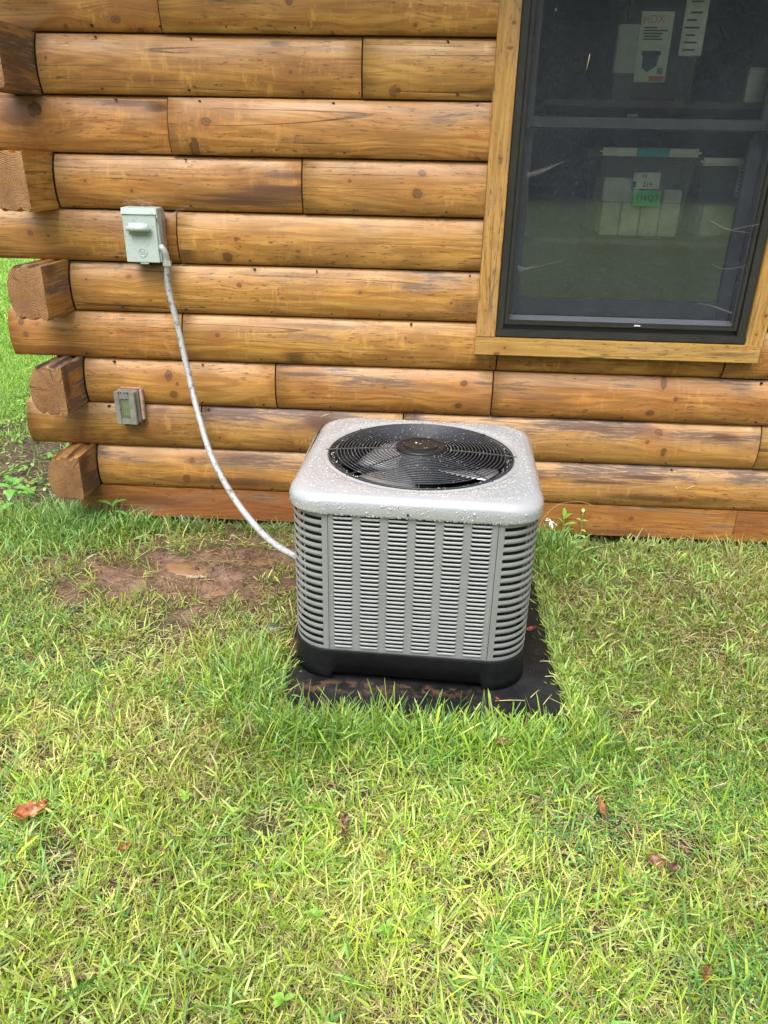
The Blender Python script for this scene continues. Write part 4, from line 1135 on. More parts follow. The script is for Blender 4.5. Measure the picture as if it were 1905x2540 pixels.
# refrigerant line and cable behind the unit
M_foam = plain('black_pipe_foam', (.015, .015, .016), .75, 0, .3, 30, .4)
tag(tube('refrigerant_line', spline([(-.335, -.0, .475), (-.350, -.06, .462), (-.367, -.10, .41), (-.370, -.14, .30), (-.33, -.22, .17), (-.26, -.30, .15)], 8), .021, M_foam, None, 12), 'black insulated refrigerant line behind the left of the unit', 'pipe')
tag(tube('thermostat_cable', spline([(-.360, -.03, .475), (-.388, -.085, .435), (-.418, -.12, .36), (-.425, -.16, .28), (-.40, -.24, .2), (-.30, -.33, .18)], 8), .0042, plain('tan_cable', (.20, .16, .13), .5), None, 8), 'thin tan cable beside the black refrigerant line', 'cable')

# ------------------------------------------------------------------ grass
t = NT('grass_blades'); att = t.n.new('ShaderNodeAttribute'); att.attribute_name = 'tint'
pr_ = t.n.new('ShaderNodeBsdfPrincipled'); t.put(pr_.inputs['Base Color'], att.outputs['Color']); pr_.inputs['Roughness'].default_value = .42; pr_.inputs['Specular IOR Level'].default_value = .45
tl = t.n.new('ShaderNodeBsdfTranslucent'); t.put(tl.inputs['Color'], t.mix(1.0, att.outputs['Color'], (1.15, 1.25, .55), 'MULTIPLY'))
mx = t.n.new('ShaderNodeMixShader'); mx.inputs[0].default_value = .30; t.put(mx.inputs[1], pr_.outputs[0]); t.put(mx.inputs[2], tl.outputs[0])
M_grass = t.done(mx.outputs[0])
RN = np.random.RandomState(2024)
def blades(x, y, z, head, L, W, a0, a1, col, twist=None, seg=3, blunt=False):
    """ribbons: a0/a1 = lean from the vertical at root / tip"""
    n = len(x); ss = np.array([0, .42, .90, 1.0]) if blunt else np.linspace(0, 1, seg+1)
    cx = np.zeros((n, seg+1)); cz_ = np.zeros((n, seg+1))
    for i in range(1, seg+1):
        a = a0+(a1-a0)*(ss[i-1]+ss[i])/2; d = L*(ss[i]-ss[i-1])
        cx[:, i] = cx[:, i-1]+np.sin(a)*d; cz_[:, i] = cz_[:, i-1]+np.cos(a)*d
    ch, sh = np.cos(head), np.sin(head)
    tw = RN.uniform(-.9, .9, n) if twist is None else twist
    am = (a0+a1)/2
    wx = -sh*np.cos(tw)+ch*np.cos(am)*np.sin(tw); wy = ch*np.cos(tw)+sh*np.cos(am)*np.sin(tw); wz = -np.sin(am)*np.sin(tw)
    wd = np.array([.7, 1.0, .85 if blunt else .72, 0.0]) if seg == 3 else np.array([.9, .85, 0.0])
    vv = np.zeros((n, 2*seg+1, 3), dtype=np.float32)
    for i in range(seg+1):
        px = x+ch*cx[:, i]; py = y+sh*cx[:, i]; pz = z+cz_[:, i]
        if i < seg:
            w2 = W*wd[i]/2
            vv[:, 2*i] = np.stack([px-wx*w2, py-wy*w2, pz-wz*w2], 1); vv[:, 2*i+1] = np.stack([px+wx*w2, py+wy*w2, pz+wz*w2], 1)
        else: vv[:, 2*i] = np.stack([px, py, pz], 1)
    loc_ = []; st_ = []; c0_ = 0
    for i in range(seg-1): loc_ += [2*i, 2*i+1, 2*i+3, 2*i+2]; st_.append(c0_); c0_ += 4
    loc_ += [2*seg-2, 2*seg-1, 2*seg]; st_.append(c0_); c0_ += 3
    nv = 2*seg+1
    lo = (np.arange(n)[:, None]*nv+np.array(loc_)[None]).ravel(); stt = (np.arange(n)[:, None]*c0_+np.array(st_)[None]).ravel()
    # root a little darker/yellower, natural along a blade
    cc = np.repeat(col[:, None, :], nv, 1)
    return vv.reshape(-1, 3), lo, stt, cc.reshape(-1, 3)
def leaflets(x, y, z, r, tilt, head, col):
    n = len(x); K_ = 6
    an = np.linspace(0, 2*np.pi, K_, endpoint=False)
    ch, sh = np.cos(head), np.sin(head); ct, s_t = np.cos(tilt), np.sin(tilt)
    vv = np.zeros((n, K_, 3), dtype=np.float32)
    for k in range(K_):
        u = np.cos(an[k])*r*1.25; v_ = np.sin(an[k])*r*.85
        vv[:, k] = np.stack([x+ch*u*ct-sh*v_, y+sh*u*ct+ch*v_, z+u*s_t], 1)
    lo = (np.arange(n)[:, None]*K_+np.arange(K_)[None]).ravel(); stt = np.arange(n)*K_
    return vv.reshape(-1, 3), lo, stt, np.repeat(col[:, None, :], K_, 1).reshape(-1, 3)
def merge(parts):
    V, Lo, St, Cc = [], [], [], []; nv = nl = 0
    for v_, l_, s_, c_ in parts:
        V.append(v_); Lo.append(l_+nv); St.append(s_+nl); Cc.append(c_); nv += len(v_); nl += len(l_)
    return np.concatenate(V), np.concatenate(Lo), np.concatenate(St), np.concatenate(Cc)
def in_view(x, y, m=.30):
    # the part of the lawn the photograph could show, with a margin
    dx, dy = x-CAM.x, y-CAM.y
    d = dx*cf.x+dy*cf.y; s_ = dx*cr.x+dy*cr.y
    dep = d+(0-CAM.z)*cf.z
    return (np.abs(s_) < dep*.525+m) & (y > -2.35)
def pick(n, x, y, pal, wts):
    w_ = np.stack(wts, 1); w_ = w_/w_.sum(1, keepdims=True); cs = np.cumsum(w_, 1); u = RN.uniform(0, 1, n)[:, None]
    return np.array(pal)[(u > cs).sum(1).clip(0, len(pal)-1)]
PAL = [(.40, .50, .065), (.245, .395, .042), (.12, .26, .055), (.60, .64, .18), (.56, .49, .22), (.27, .18, .09)]
def scatter(n, x0, x1, y0, y1, dens=True, margin=.3):
    x = RN.uniform(x0, x1, n); y = RN.uniform(y0, y1, n)
    k = in_view(x, y, margin)
    padin = (x > PADX0+.012) & (x < PADX1-.004) & (y > PADY0+.015) & (y < PADY1-.01)
    wallin = (y > -.004) & (x > -1.46)
    k &= ~padin & ~wallin
    x, y = x[k], y[k]
    if dens:
        g, mu, li = masks(x, y); k = RN.uniform(0, 1, len(x)) < g; x, y = x[k], y[k]
    return x, y
def lush(x, y):
    # greener longer grass: round the front of the pad, by the left corner, along patches
    n = fbm(x, y, 2.6, 71)
    a = np.exp(-((y+1.30)/.13)**2)*sstep(-.55, -.3, x)*(1-sstep(.55, .75, x))
    b = np.exp(-((x+.46)/.14)**2-((y+1.08)/.16)**2)
    c = np.exp(-((x+1.55)/.45)**2-((y+.12)/.22)**2)
    d = np.exp(-((x-.60)/.16)**2-((y+.18)/.20)**2)
    return np.clip(np.maximum.reduce([a, b, c, d]), 0, 1), n
parts = []
# 1. mown lawn
x, y = scatter(480000, -2.6, 2.3, -2.35, .1)
lu, nn_ = lush(x, y); n = len(x)
cl_n = fbm(x, y, 3.2, 91); th_n = fbm(x, y, 4.5, 95)
cl2 = fbm(x, y, 17, 97)
thin = RN.uniform(0, 1, n) < (.15+.75*sstep(.36, .58, th_n)+.75*sstep(.40, .60, cl2)+lu-.30*sstep(.50, .62, x)*sstep(-1.10, -.75, y)*sstep(.4, .6, th_n)); x, y, lu, nn_, cl_n, th_n = [q[thin] for q in (x, y, lu, nn_, cl_n, th_n)]; n = len(x)
g, mu, li = masks(x, y)
gpad = np.exp(-((x-.22)/.50)**2-((y+1.50)/.26)**2)+.8*sstep(.15, .7, x+.25*y+.5)*sstep(.40, .58, fbm(x, y, 2.1, 61))*(1-sstep(-1.15, -.85, y))
rdry = sstep(.50, .62, x)*sstep(-1.10, -.75, y)
dry = sstep(.50, .68, fbm(x, y, 2.2, 55))*(1-lu)*(1-np.clip(gpad, 0, 1)*.8)+.55*rdry*(1-lu)+np.exp(-((x+.9)/.7)**2-((y+.65)/.25)**2)*.8
green = np.clip(sstep(.42, .62, cl_n)+gpad, 0, 1.4)
wt = [1.1*np.ones(n)+.3*(1-green), .6+1.0*green+lu*1.3, .14+.7*green*sstep(.40, .6, nn_)+.35*gpad+lu*.7, (.70*(1-lu)+.2)*(1.15-.55*green), .14+1.1*dry, .12+.8*dry]
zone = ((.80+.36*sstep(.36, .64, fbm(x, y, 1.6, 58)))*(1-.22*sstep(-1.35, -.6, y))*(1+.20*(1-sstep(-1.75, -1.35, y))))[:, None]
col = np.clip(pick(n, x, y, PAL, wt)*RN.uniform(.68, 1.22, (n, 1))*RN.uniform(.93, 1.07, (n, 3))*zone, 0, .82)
L = np.clip(RN.gamma(3.2, .0112, n), .010, .10)*(1+.6*lu); W = np.clip(.0021*np.exp(RN.normal(0, .45, n)), .0009, .0062)*(1+.2*lu)
a0 = RN.uniform(.15, 1.25, n)*(1-.35*lu); a1 = a0+RN.uniform(.1, 1.0, n)
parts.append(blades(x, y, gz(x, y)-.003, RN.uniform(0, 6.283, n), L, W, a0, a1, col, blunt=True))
# 2. flat clippings and thatch
x, y = scatter(120000, -2.6, 2.3, -2.35, .1); n = len(x)
col = pick(n, x, y, [(.50, .44, .22), (.40, .30, .14), (.26, .17, .09), (.52, .54, .25)], [np.ones(n), np.ones(n)*.7, np.ones(n)*.5, np.ones(n)*.8])*RN.uniform(.7, 1.2, (n, 1))
parts.append(blades(x, y, gz(x, y)+RN.uniform(.0, .016, n), RN.uniform(0, 6.283, n), RN.uniform(.012, .05, n), RN.uniform(.0014, .0036, n), RN.uniform(1.3, 1.6, n), RN.uniform(1.4, 1.75, n), col))
# 3. straw and roots on the mud and litter
x, y = scatter(60000, -2.8, -.2, -1.0, 1.6, False); g, mu, li = masks(x, y); k = (RN.uniform(0, 1, len(x)) < np.maximum(mu*.95*sstep(.30, .55, fbm(x, y, 9, 8)), li*.7)); x, y, li = x[k], y[k], li[k]; n = len(x)
col = pick(n, x, y, [(.42, .32, .18), (.20, .12, .07), (.10, .06, .04), (.24, .26, .08)], [np.ones(n), np.ones(n), .8+li, np.ones(n)*.7])*RN.uniform(.6, 1.2, (n, 1))
parts.append(blades(x, y, gz(x, y)+.002, RN.uniform(0, 6.283, n), RN.uniform(.02, .075, n), RN.uniform(.0012, .003, n), RN.uniform(1.15, 1.6, n), RN.uniform(1.4, 1.8, n), col))
# 4. broad crab-grass blades in tufts
x, y = scatter(2300, -2.4, 2.2, -2.3, .1); g, mu, li = masks(x, y); k = g > .75; x, y = x[k], y[k]
lu, _n = lush(x, y)
m_ = RN.randint(5, 12, len(x)); x = np.repeat(x, m_); y = np.repeat(y, m_); base_c = np.repeat(RN.randint(0, 3, len(m_)), m_); n = len(x)
x = x+RN.normal(0, .012, n); y = y+RN.normal(0, .012, n)
lu, _n = lush(x, y)
col = np.array([(.42, .58, .14), (.26, .47, .12), (.46, .58, .15)])[base_c]*RN.uniform(.75, 1.15, (n, 1))
a0 = RN.uniform(.35, 1.0, n)
parts.append(blades(x, y, gz(x, y)+.001, RN.uniform(0, 6.283, n), RN.uniform(.035, .085, n)*(1+.35*lu), RN.uniform(.0035, .0068, n), a0, a0+RN.uniform(.3, 1.1, n), col))
# 5. long lush blades where the mower does not reach
def lushpatch(n, fx, fy, sx, sy, Lr, cols, lean=(.1, .8)):
    x = RN.normal(fx, sx, n); y = RN.normal(fy, sy, n)
    k = ~((x > PADX0+.02) & (x < PADX1-.01) & (y > PADY0+.02) & (y < PADY1)) & ~((y > -.003) & (x > -1.46)); x, y = x[k], y[k]; n = len(x)
    col = np.array(cols)[RN.randint(0, len(cols), n)]*RN.uniform(.75, 1.2, (n, 1)); a0 = RN.uniform(*lean, n)
    return blades(x, y, gz(x, y)-.002, RN.uniform(0, 6.283, n), RN.uniform(*Lr, n), RN.uniform(.0028, .0068, n), a0, a0+RN.uniform(.2, 1.2, n), col)
GR = [(.23, .42, .12), (.32, .52, .16), (.17, .33, .10)]; YG = [(.40, .55, .12), (.32, .50, .12), (.50, .60, .22)]
for q in range(16):
    fx = -.36+q*.062; parts.append(lushpatch(70 if fx < .30 else 34, fx, -1.296-.02*random.random(), .035, .024, (.035, .105), GR+[(.26, .46, .13)], (.1, 1.0)))
parts.append(lushpatch(430, -.44, -1.06, .06, .09, (.05, .12), GR+YG[:1], (.2, 1.0)))
parts.append(lushpatch(260, -.50, -1.15, .08, .06, (.04, .10), GR, (.2, 1.0)))
for q in range(9): parts.append(lushpatch(120, .545+.012*random.random(), -1.15+q*.09, .016, .03, (.025, .07), YG, (.2, .9)))
parts.append(lushpatch(900, -1.42, -.10, .09, .07, (.05, .16), [(.22, .40, .13), (.30, .46, .18), (.17, .34, .10)], (.05, .6)))
parts.append(lushpatch(2600, -1.75, -.20, .26, .14, (.04, .12), [(.26, .46, .13), (.34, .54, .16), (.20, .38, .12)], (.1, .9)))
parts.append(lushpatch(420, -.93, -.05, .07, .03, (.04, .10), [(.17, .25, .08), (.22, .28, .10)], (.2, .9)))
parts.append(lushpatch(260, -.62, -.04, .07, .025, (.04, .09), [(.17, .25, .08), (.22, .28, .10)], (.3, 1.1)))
parts.append(lushpatch(300, -1.18, -.06, .08, .03, (.04, .11), GR, (.1, .8)))
parts.append(lushpatch(750, .60, -.10, .07, .06, (.05, .15), GR+YG[:1], (.05, .7)))
parts.append(lushpatch(450, .62, -.25, .09, .07, (.04, .10), GR+YG, (.05, .8)))
for fx in (.98, 1.12, 1.25, 1.38, 1.5, 1.62): parts.append(lushpatch(130, fx, -.055, .05, .03, (.04, .12), [(.30, .40, .11), (.24, .34, .09), (.42, .44, .17)], (.2, 1.1)))
parts.append(lushpatch(220, 1.1, -.22, .35, .07, (.03, .09), YG+GR, (.3, 1.1)))
V, Lo, St, Cc = merge(parts)
tag(add('lawn_grass', fast_mesh('lawn_grass', V, Lo, St, [M_grass], Cc)), 'short yellow green lawn grass around the unit', 'grass', None, 'stuff')
nblade = len(St)
# 6. clover-like ground cover
x, y = scatter(170000, -1.6, 2.0, -2.3, .0); c3 = fbm(x, y, 2.4, 133)+.10*np.exp(-((x-.55)/.35)**2-((y+1.45)/.2)**2)+.14*np.exp(-((x-.8)/.2)**2-((y+2.0)/.2)**2)+.05*np.exp(-((x+.5)/.2)**2-((y+1.2)/.12)**2)
c4 = fbm(x, y, 14, 134); k = (c3 > .575) & (c4 > .38); x, y = x[k], y[k]; n = len(x)
# cluster in threes
col = np.array([(.10, .27, .085), (.15, .34, .10), (.075, .20, .07), (.22, .42, .10)])[RN.randint(0, 4, n)]*RN.uniform(.75, 1.25, (n, 1))
P_ = leaflets(x, y, gz(x, y)+RN.uniform(.008, .032, n), RN.uniform(.0016, .0034, n), RN.uniform(-.7, .7, n), RN.uniform(0, 6.283, n), col)
tag(add('clover_patches', fast_mesh('clover_patches', *P_[:3], [M_grass], P_[3])), 'dark green small leaved ground cover between the grass', 'clover', None, 'stuff')
# 7. bright lawn beyond the corner
parts = []
def far_scatter(n, x0, x1, y0, y1):
    x = RN.uniform(x0, x1, n); y = RN.uniform(y0, y1, n)
    dx, dy = x-CAM.x, y-CAM.y; d = dx*cf.x+dy*cf.y; s_ = dx*cr.x+dy*cr.y; dep = d-CAM.z*cf.z
    k = (s_ > -dep*.53-.4) & (s_ < -dep*.36) & (x < -1.55)
    return x[k], y[k]
for (n0, x0, x1, y0, y1, Lr, Wr) in ((90000, -5, -1.5, .05, 4, (.03, .075), (.003, .006)), (60000, -9, -2, 4, 9, (.05, .11), (.006, .012)), (30000, -18, -4, 9, 20, (.08, .16), (.012, .025))):
    x, y = far_scatter(n0, x0, x1, y0, y1); g, mu, li = masks(x, y); k = RN.uniform(0, 1, len(x)) < g; x, y = x[k], y[k]; n = len(x)
    col = pick(n, x, y, [(.24, .46, .07), (.34, .56, .09), (.16, .34, .05), (.40, .52, .14)], [np.ones(n)]*3+[np.ones(n)*.4])*RN.uniform(.8, 1.2, (n, 1)); a0 = RN.uniform(.1, 1.0, n)
    parts.append(blades(x, y, gz(x, y)-.003, RN.uniform(0, 6.283, n), RN.uniform(*Lr, n), RN.uniform(*Wr, n), a0, a0+RN.uniform(.1, 1.0, n), col, seg=2))
V, Lo, St, Cc = merge(parts)
tag(add('distant_lawn', fast_mesh('distant_lawn', V, Lo, St, [M_grass], Cc)), 'bright green lawn beyond the cabin corner', 'grass', None, 'stuff')

# small green seedlings and broad leaves in the shaded litter behind the corner
x = RN.uniform(-2.9, -1.6, 5200); y = RN.uniform(.05, 2.6, 5200); k = (fbm(x, y, 6, 201) > .53); x, y = x[k], y[k]; n = len(x)
col = np.array([(.28, .50, .08), (.18, .38, .07), (.36, .55, .12)])[RN.randint(0, 3, n)]*RN.uniform(.7, 1.1, (n, 1))
P_ = leaflets(x, y, gz(x, y)+RN.uniform(.01, .05, n), RN.uniform(.006, .013, n), RN.uniform(-.7, .7, n), RN.uniform(0, 6.283, n), col)
tag(add('seedlings', fast_mesh('seedlings', *P_[:3], [M_grass], P_[3])), 'small green seedlings in the brown litter beside the cabin', 'seedlings', None, 'stuff')

# ------------------------------------------------------------------ weeds with real leaves
def leafmat(name, col, rough=.4):
    t = NT(name); P = t.tc(); X, Y, Z = t.sep(P)
    vein = t.math('ABSOLUTE', t.math('SINE', t.math('MULTIPLY', t.math('ADD', X, t.math('ABSOLUTE', Y)), 420)))
    c = t.mix(t.step(t.noise(P, 60, 3), .3, .7), tuple(q*.75 for q in col), tuple(q*1.2 for q in col))
    c = t.mix(t.math('MULTIPLY', t.step(vein, .9, 1.0), .3), c, tuple(min(1, q*1.5) for q in col))
    pb = t.bsdf(c, rough, 0, t.bump(vein, .1, .001), .5)
    tl = t.n.new('ShaderNodeBsdfTranslucent'); t.put(tl.inputs['Color'], c)
    mx = t.n.new('ShaderNodeMixShader'); mx.inputs[0].default_value = .3; t.put(mx.inputs[1], pb); t.put(mx.inputs[2], tl.outputs[0]); return t.done(mx.outputs[0])
M_weed = leafmat('weed_leaf', (.17, .44, .08)); M_lime = leafmat('lime_leaf', (.25, .46, .06)); M_pale = leafmat('pale_leaf', (.38, .60, .16))
M_stem = plain('green_stem', (.20, .32, .08), .6)
def leaf_geo(L, W, droop, n=7, fold=.25, wavy=0.0, sd=0):
    rn = random.Random(sd); V, F = [], []
    x = z = 0; a = droop[0]
    for i in range(n+1):
        s_ = i/n; wd = W*math.sin(math.pi*min(1, s_**.8))**.85*.5 if 0 < i < n else .0004
        nz_ = math.sin(s_*9+sd)*wavy
        V += [(x, -wd, z+wd*fold+nz_), (x, 0, z), (x, wd, z+wd*fold-nz_)]
        a = droop[0]+(droop[1]-droop[0])*s_; x += math.cos(a)*L/n; z += math.sin(a)*L/n
    for i in range(n):
        b = i*3; F += [(b, b+3, b+4, b+1), (b+1, b+4, b+5, b+2)]
    return V, F
def weed(name, loc, label, cat, stems, leaves, mat, group=None):
    """leaves: (height, heading deg, length, width, start pitch, end pitch)"""
    r = tag(empty(name, loc), label, cat, group)
    for st_ in stems: tube('stem', spline(st_, 5), .0017, M_stem, r, 6)
    for i, (px, py, pz, hd, L_, W__, d0, d1) in enumerate(leaves):
        V, F = leaf_geo(L_, W__, (d0, d1), sd=i)
        add('leaf', mesh('leaf', V, F, mat, True), r, (px, py, pz), (0, 0, math.radians(hd)))
    return r
def zg(x, y): return float(gz(x, y))
LW = (-1.77, .02)
weed('leafy_weed', (*LW, zg(*LW)), 'green leafy weed with pointed leaves left of the lowest log end', 'weed',
     [[(0, 0, 0), (.005, 0, .07), (-.004, .0, .15)]],
     [(0, 0, .125, -75, .085, .036, .1, -.9), (0, 0, .13, 185, .10, .036, .45, -.7), (0, 0, .13, -10, .11, .034, .35, -.8), (0, 0, .14, 100, .08, .032, .5, -.3), (0, 0, .14, 55, .075, .03, .6, -.3),
      (0, 0, .15, 150, .055, .024, .9, .2), (0, 0, .15, 250, .04, .02, 1.1, .5), (0, 0, .06, -120, .10, .034, .0, -.8), (0, 0, .055, -35, .095, .034, .0, -.9), (0, 0, .09, 20, .10, .03, .2, -.9)], M_weed)
LW = (-1.285, -.055)
weed('broadleaf_weed', (*LW, zg(*LW)), 'small green weed at the foot of the wooden skirt board', 'weed', [[(0, 0, 0), (0, 0, .06), (.003, 0, .10)]],
     [(0, 0, .10, 175, .085, .022, .6, -.5), (0, 0, .10, 20, .07, .018, .7, -.2), (0, 0, .07, -10, .08, .022, .3, -.9), (0, 0, .06, 230, .08, .026, .2, -.9), (0, 0, .05, -80, .07, .024, .3, -.8), (0, 0, .09, 70, .05, .016, .9, .2)], M_weed)
LW = (.683, -.045)
weed('lime_sprout', (*LW, zg(*LW)), 'lime green leafy sprout against the skirt board right of the unit', 'weed', [[(0, 0, 0), (.0, 0, .07), (-.003, 0, .13)]],
     [(0, 0, .125, 100, .045, .020, 1.3, .9), (0, 0, .12, 20, .045, .018, .9, .2), (0, 0, .09, -5, .06, .022, .5, -.1), (0, 0, .06, 10, .055, .02, .4, -.1), (0, 0, .10, 170, .035, .016, .9, .3), (0, 0, .05, 190, .04, .018, .5, -.2)], M_lime)
LW = (.760, -.035)
weed('young_sprout', (*LW, zg(*LW)), 'thin sprout with paired round leaves right of the lime green one', 'weed', [[(0, 0, 0), (.003, 0, .07), (.0, -.002, .15)]],
     [(0, 0, .15, 80, .020, .014, .9, .6), (0, 0, .11, 5, .027, .015, .2, -.2), (0, 0, .11, 170, .026, .015, .5, .1), (0, 0, .065, -30, .026, .018, .3, -.5), (0, 0, .04, -40, .032, .022, .2, -.6), (0, 0, .04, 200, .03, .02, .2, -.6)], M_pale)
LW = (.66, -.16)
weed('clover_sprout', (*LW, zg(*LW)), 'pale round leaved plant low in the grass beside the pad corner', 'weed', [[(0, 0, 0), (.01, 0, .03)]],
     [(.0, .0, .03, -20, .032, .026, .1, -.3), (.03, -.01, .035, 20, .03, .024, .1, -.3), (-.02, -.02, .028, 200, .03, .024, .1, -.3), (.045, .03, .05, 40, .03, .02, .4, -.2), (.03, -.03, .025, -60, .03, .024, .1, -.3), (.06, .0, .05, -10, .028, .02, .2, -.2)], M_pale)
for (x, y, lab) in ((.026, -1.916, 'lime weed with oval leaves low in the lawn near the front, middle of the photo'), (-.162, -2.08, 'lime weed in the lawn at the very front, left of centre'), (-.13, -1.90, 'lime weed in the lawn just left of the middle one'), (-.50, -1.60, 'bright lime weed in the lawn on the left, behind the front leaves')):
    rn = random.Random(int(x*1000)); lv = [(0, 0, .022, rn.uniform(0, 360), rn.uniform(.016, .026), rn.uniform(.009, .014), rn.uniform(.2, .8), rn.uniform(-.4, .1)) for _ in range(6)]
    weed('lawn_weed', (x, y, zg(x, y)+.012), lab, 'weed', [[(0, 0, -.012), (0, 0, .022)]], lv, M_lime, 'lime weeds in the lawn')
# white spidery flower beside the unit
M_petal = plain('white_petal', (.85, .85, .82), .5)
LW = (.625, -.06)
fl_ = tag(empty('white_flower', (*LW, zg(*LW))), 'drooping white spidery flower beside the right of the unit', 'flower')
tube('stem', spline([(.03, -.02, 0), (.022, -.01, .06), (.0, 0, .115)], 6), .0018, plain('pale_stem', (.65, .72, .42), .6), fl_, 6)
for hd, d0, d1, L_, W__ in ((185, .4, -.3, .033, .008), (150, .9, -.6, .026, .007), (330, -.1, -.9, .032, .006), (250, .1, -1.2, .030, .008), (280, -.6, -1.3, .040, .007)):
    V, F = leaf_geo(L_, W__, (d0, d1), 6, .1, .0012, hd)
    add('petal', mesh('petal', V, F, M_petal, True), fl_, (0, 0, .115), (0, 0, math.radians(hd)))
# arching dry grass stem right of the cap
tag(tube('grass_stem', spline([(.565, -.12, .0), (.575, -.10, .12), (.64, -.07, .19), (.73, -.055, .205), (.79, -.05, .19)], 8), .0007, plain('pale_dry_stem', (.50, .44, .22), .7), None, 5), 'pale arching grass stem in front of the skirt board', 'grass stem')

# ------------------------------------------------------------------ fallen leaves
def deadleaf(loc, size, asp, rz, tilt, colr, label, sd=1, lobes=True, cat='leaf'):
    colr = tuple(q*.66 for q in colr); rn = random.Random(sd); t = NT('dead_leaf'); P = t.tc(); X, Y, Z = t.sep(P)
    vein = t.math('ABSOLUTE', t.math('SINE', t.math('MULTIPLY', t.math('ADD', X, t.math('ABSOLUTE', Y)), 300)))
    c = t.mix(t.step(t.noise(P, 70, 4), .35, .65), tuple(q*.5 for q in colr), tuple(min(1, q*1.35) for q in colr))
    c = t.mix(t.math('MULTIPLY', t.step(vein, .92, 1.0), .35), c, tuple(min(1, q*1.8) for q in colr))
    mt = t.done(t.bsdf(c, .38, 0, t.bump(vein, .2, .001), .5))
    V, F = [], []; N, Mh = 14, 8
    for i in range(N+1):
        s_ = i/N; wd = math.sin(math.pi*s_**.85)**.7*asp*size*.5+.0005
        if lobes: wd *= 1+.22*math.sin(s_*math.pi*6+sd)
        for j in range(-Mh//2, Mh//2+1):
            u = j/(Mh/2)
            x_ = s_*size-size/2; y_ = u*wd
            z_ = .50*abs(u)**1.5*asp*size*(.5+.5*math.cos(s_*3+sd))+.20*size*(s_-.4)**2*2+.07*size*math.sin(s_*7+u*3+sd)+.03*size*rn.uniform(-1, 1)
            V.append((x_, y_, z_))
    K_ = Mh+1
    for i in range(N):
        for j in range(Mh): a = i*K_+j; F.append((a, a+1, a+K_+1, a+K_))
    me = mesh('fallen_leaf', V, F, mt, True)
    o = add('fallen_leaf', me, None, loc, (tilt[0], tilt[1], rz)); sm_ = o.modifiers.new('thick', 'SOLIDIFY'); sm_.thickness = .0006
    return tag(o, label, cat, 'fallen leaves')
RB = (.36, .12, .045)
lz = lambda x, y, h=.028: (x, y, zg(x, y)+h)
deadleaf(lz(-.861, -1.677, .035), .078, .46, .75, (.5, .25), (.50, .17, .065), 'large wet reddish brown curled leaf at the left edge of the lawn', 3)
deadleaf(lz(-.597, -1.757), .034, .40, .9, (.3, .3), (.42, .17, .05), 'small orange brown leaf right of the large curled one', 4)
deadleaf(lz(-.097, -1.655, .03), .050, .45, 1.6, (.9, -.5), (.22, .10, .05), 'dark brown leaf standing on edge in the lawn below the unit', 5)
deadleaf(lz(.321, -1.339, .035), .050, .38, .1, (.4, .1), (.38, .20, .11), 'light brown leaf in the tall grass in front of the pad', 6)
deadleaf(lz(.545, -1.552, .032), .060, .30, 1.65, (.5, -.2), (.40, .17, .07), 'narrow orange brown leaf standing upright in the right of the lawn', 7, False)
deadleaf(lz(.640, -1.706), .042, .75, -.3, (.2, .1), (.24, .10, .055), 'round dark brown leaf in the right of the lawn', 8, False)
deadleaf(lz(.672, -1.722), .026, .8, .9, (.3, .3), (.14, .065, .04), 'tiny dark leaf touching the round brown one', 9, False)
deadleaf(lz(.663, -1.976), .042, .40, 1.2, (.4, .3), (.33, .13, .055), 'reddish leaf in the lower right of the lawn', 10)
deadleaf((.465, -.745, .008), .045, .40, .2, (.15, .0), (.33, .085, .04), 'wet red brown leaf lying on the black pad', 11, False)
deadleaf((.318, -1.135, .010), .020, .6, 1.2, (.3, .4), (.55, .14, .05), 'tiny red orange leaf scrap on the front of the pad', 12, False)
deadleaf(lz(.38, -1.93), .020, .5, .6, (.3, .2), (.30, .12, .05), 'small brown leaf scrap between the lower right leaf and the front weed', 13, False)
# dirt clods in the lawn and by the pad
for (x, y, r, c_, lab) in ((-.977, -1.05, .018, (.035, .033, .035), 'small black stone in the left of the lawn'), (-.50, -.80, .022, (.045, .035, .03), 'dark mud clod left of the unit'), (-.43, -.80, .030, (.09, .075, .07), 'wet grey brown mud clod nearest the left of the unit')):
    bm = bmesh.new(); bmesh.ops.create_icosphere(bm, subdivisions=3, radius=r)
    for v_ in bm.verts:
        k = 1+.35*(float(vnoise(v_.co.x*1+v_.co.z, v_.co.y+v_.co.z, 60, 5))-.5); v_.co = Vector((v_.co.x*k*1.3, v_.co.y*k, v_.co.z*k*.6))
    tag(add('stone', bm_mesh('stone', bm, plain('wet_clod', c_, .35, 0, .4, 80, .5), True), None, (x, y, zg(x, y)+r*.25)), lab, 'stone')

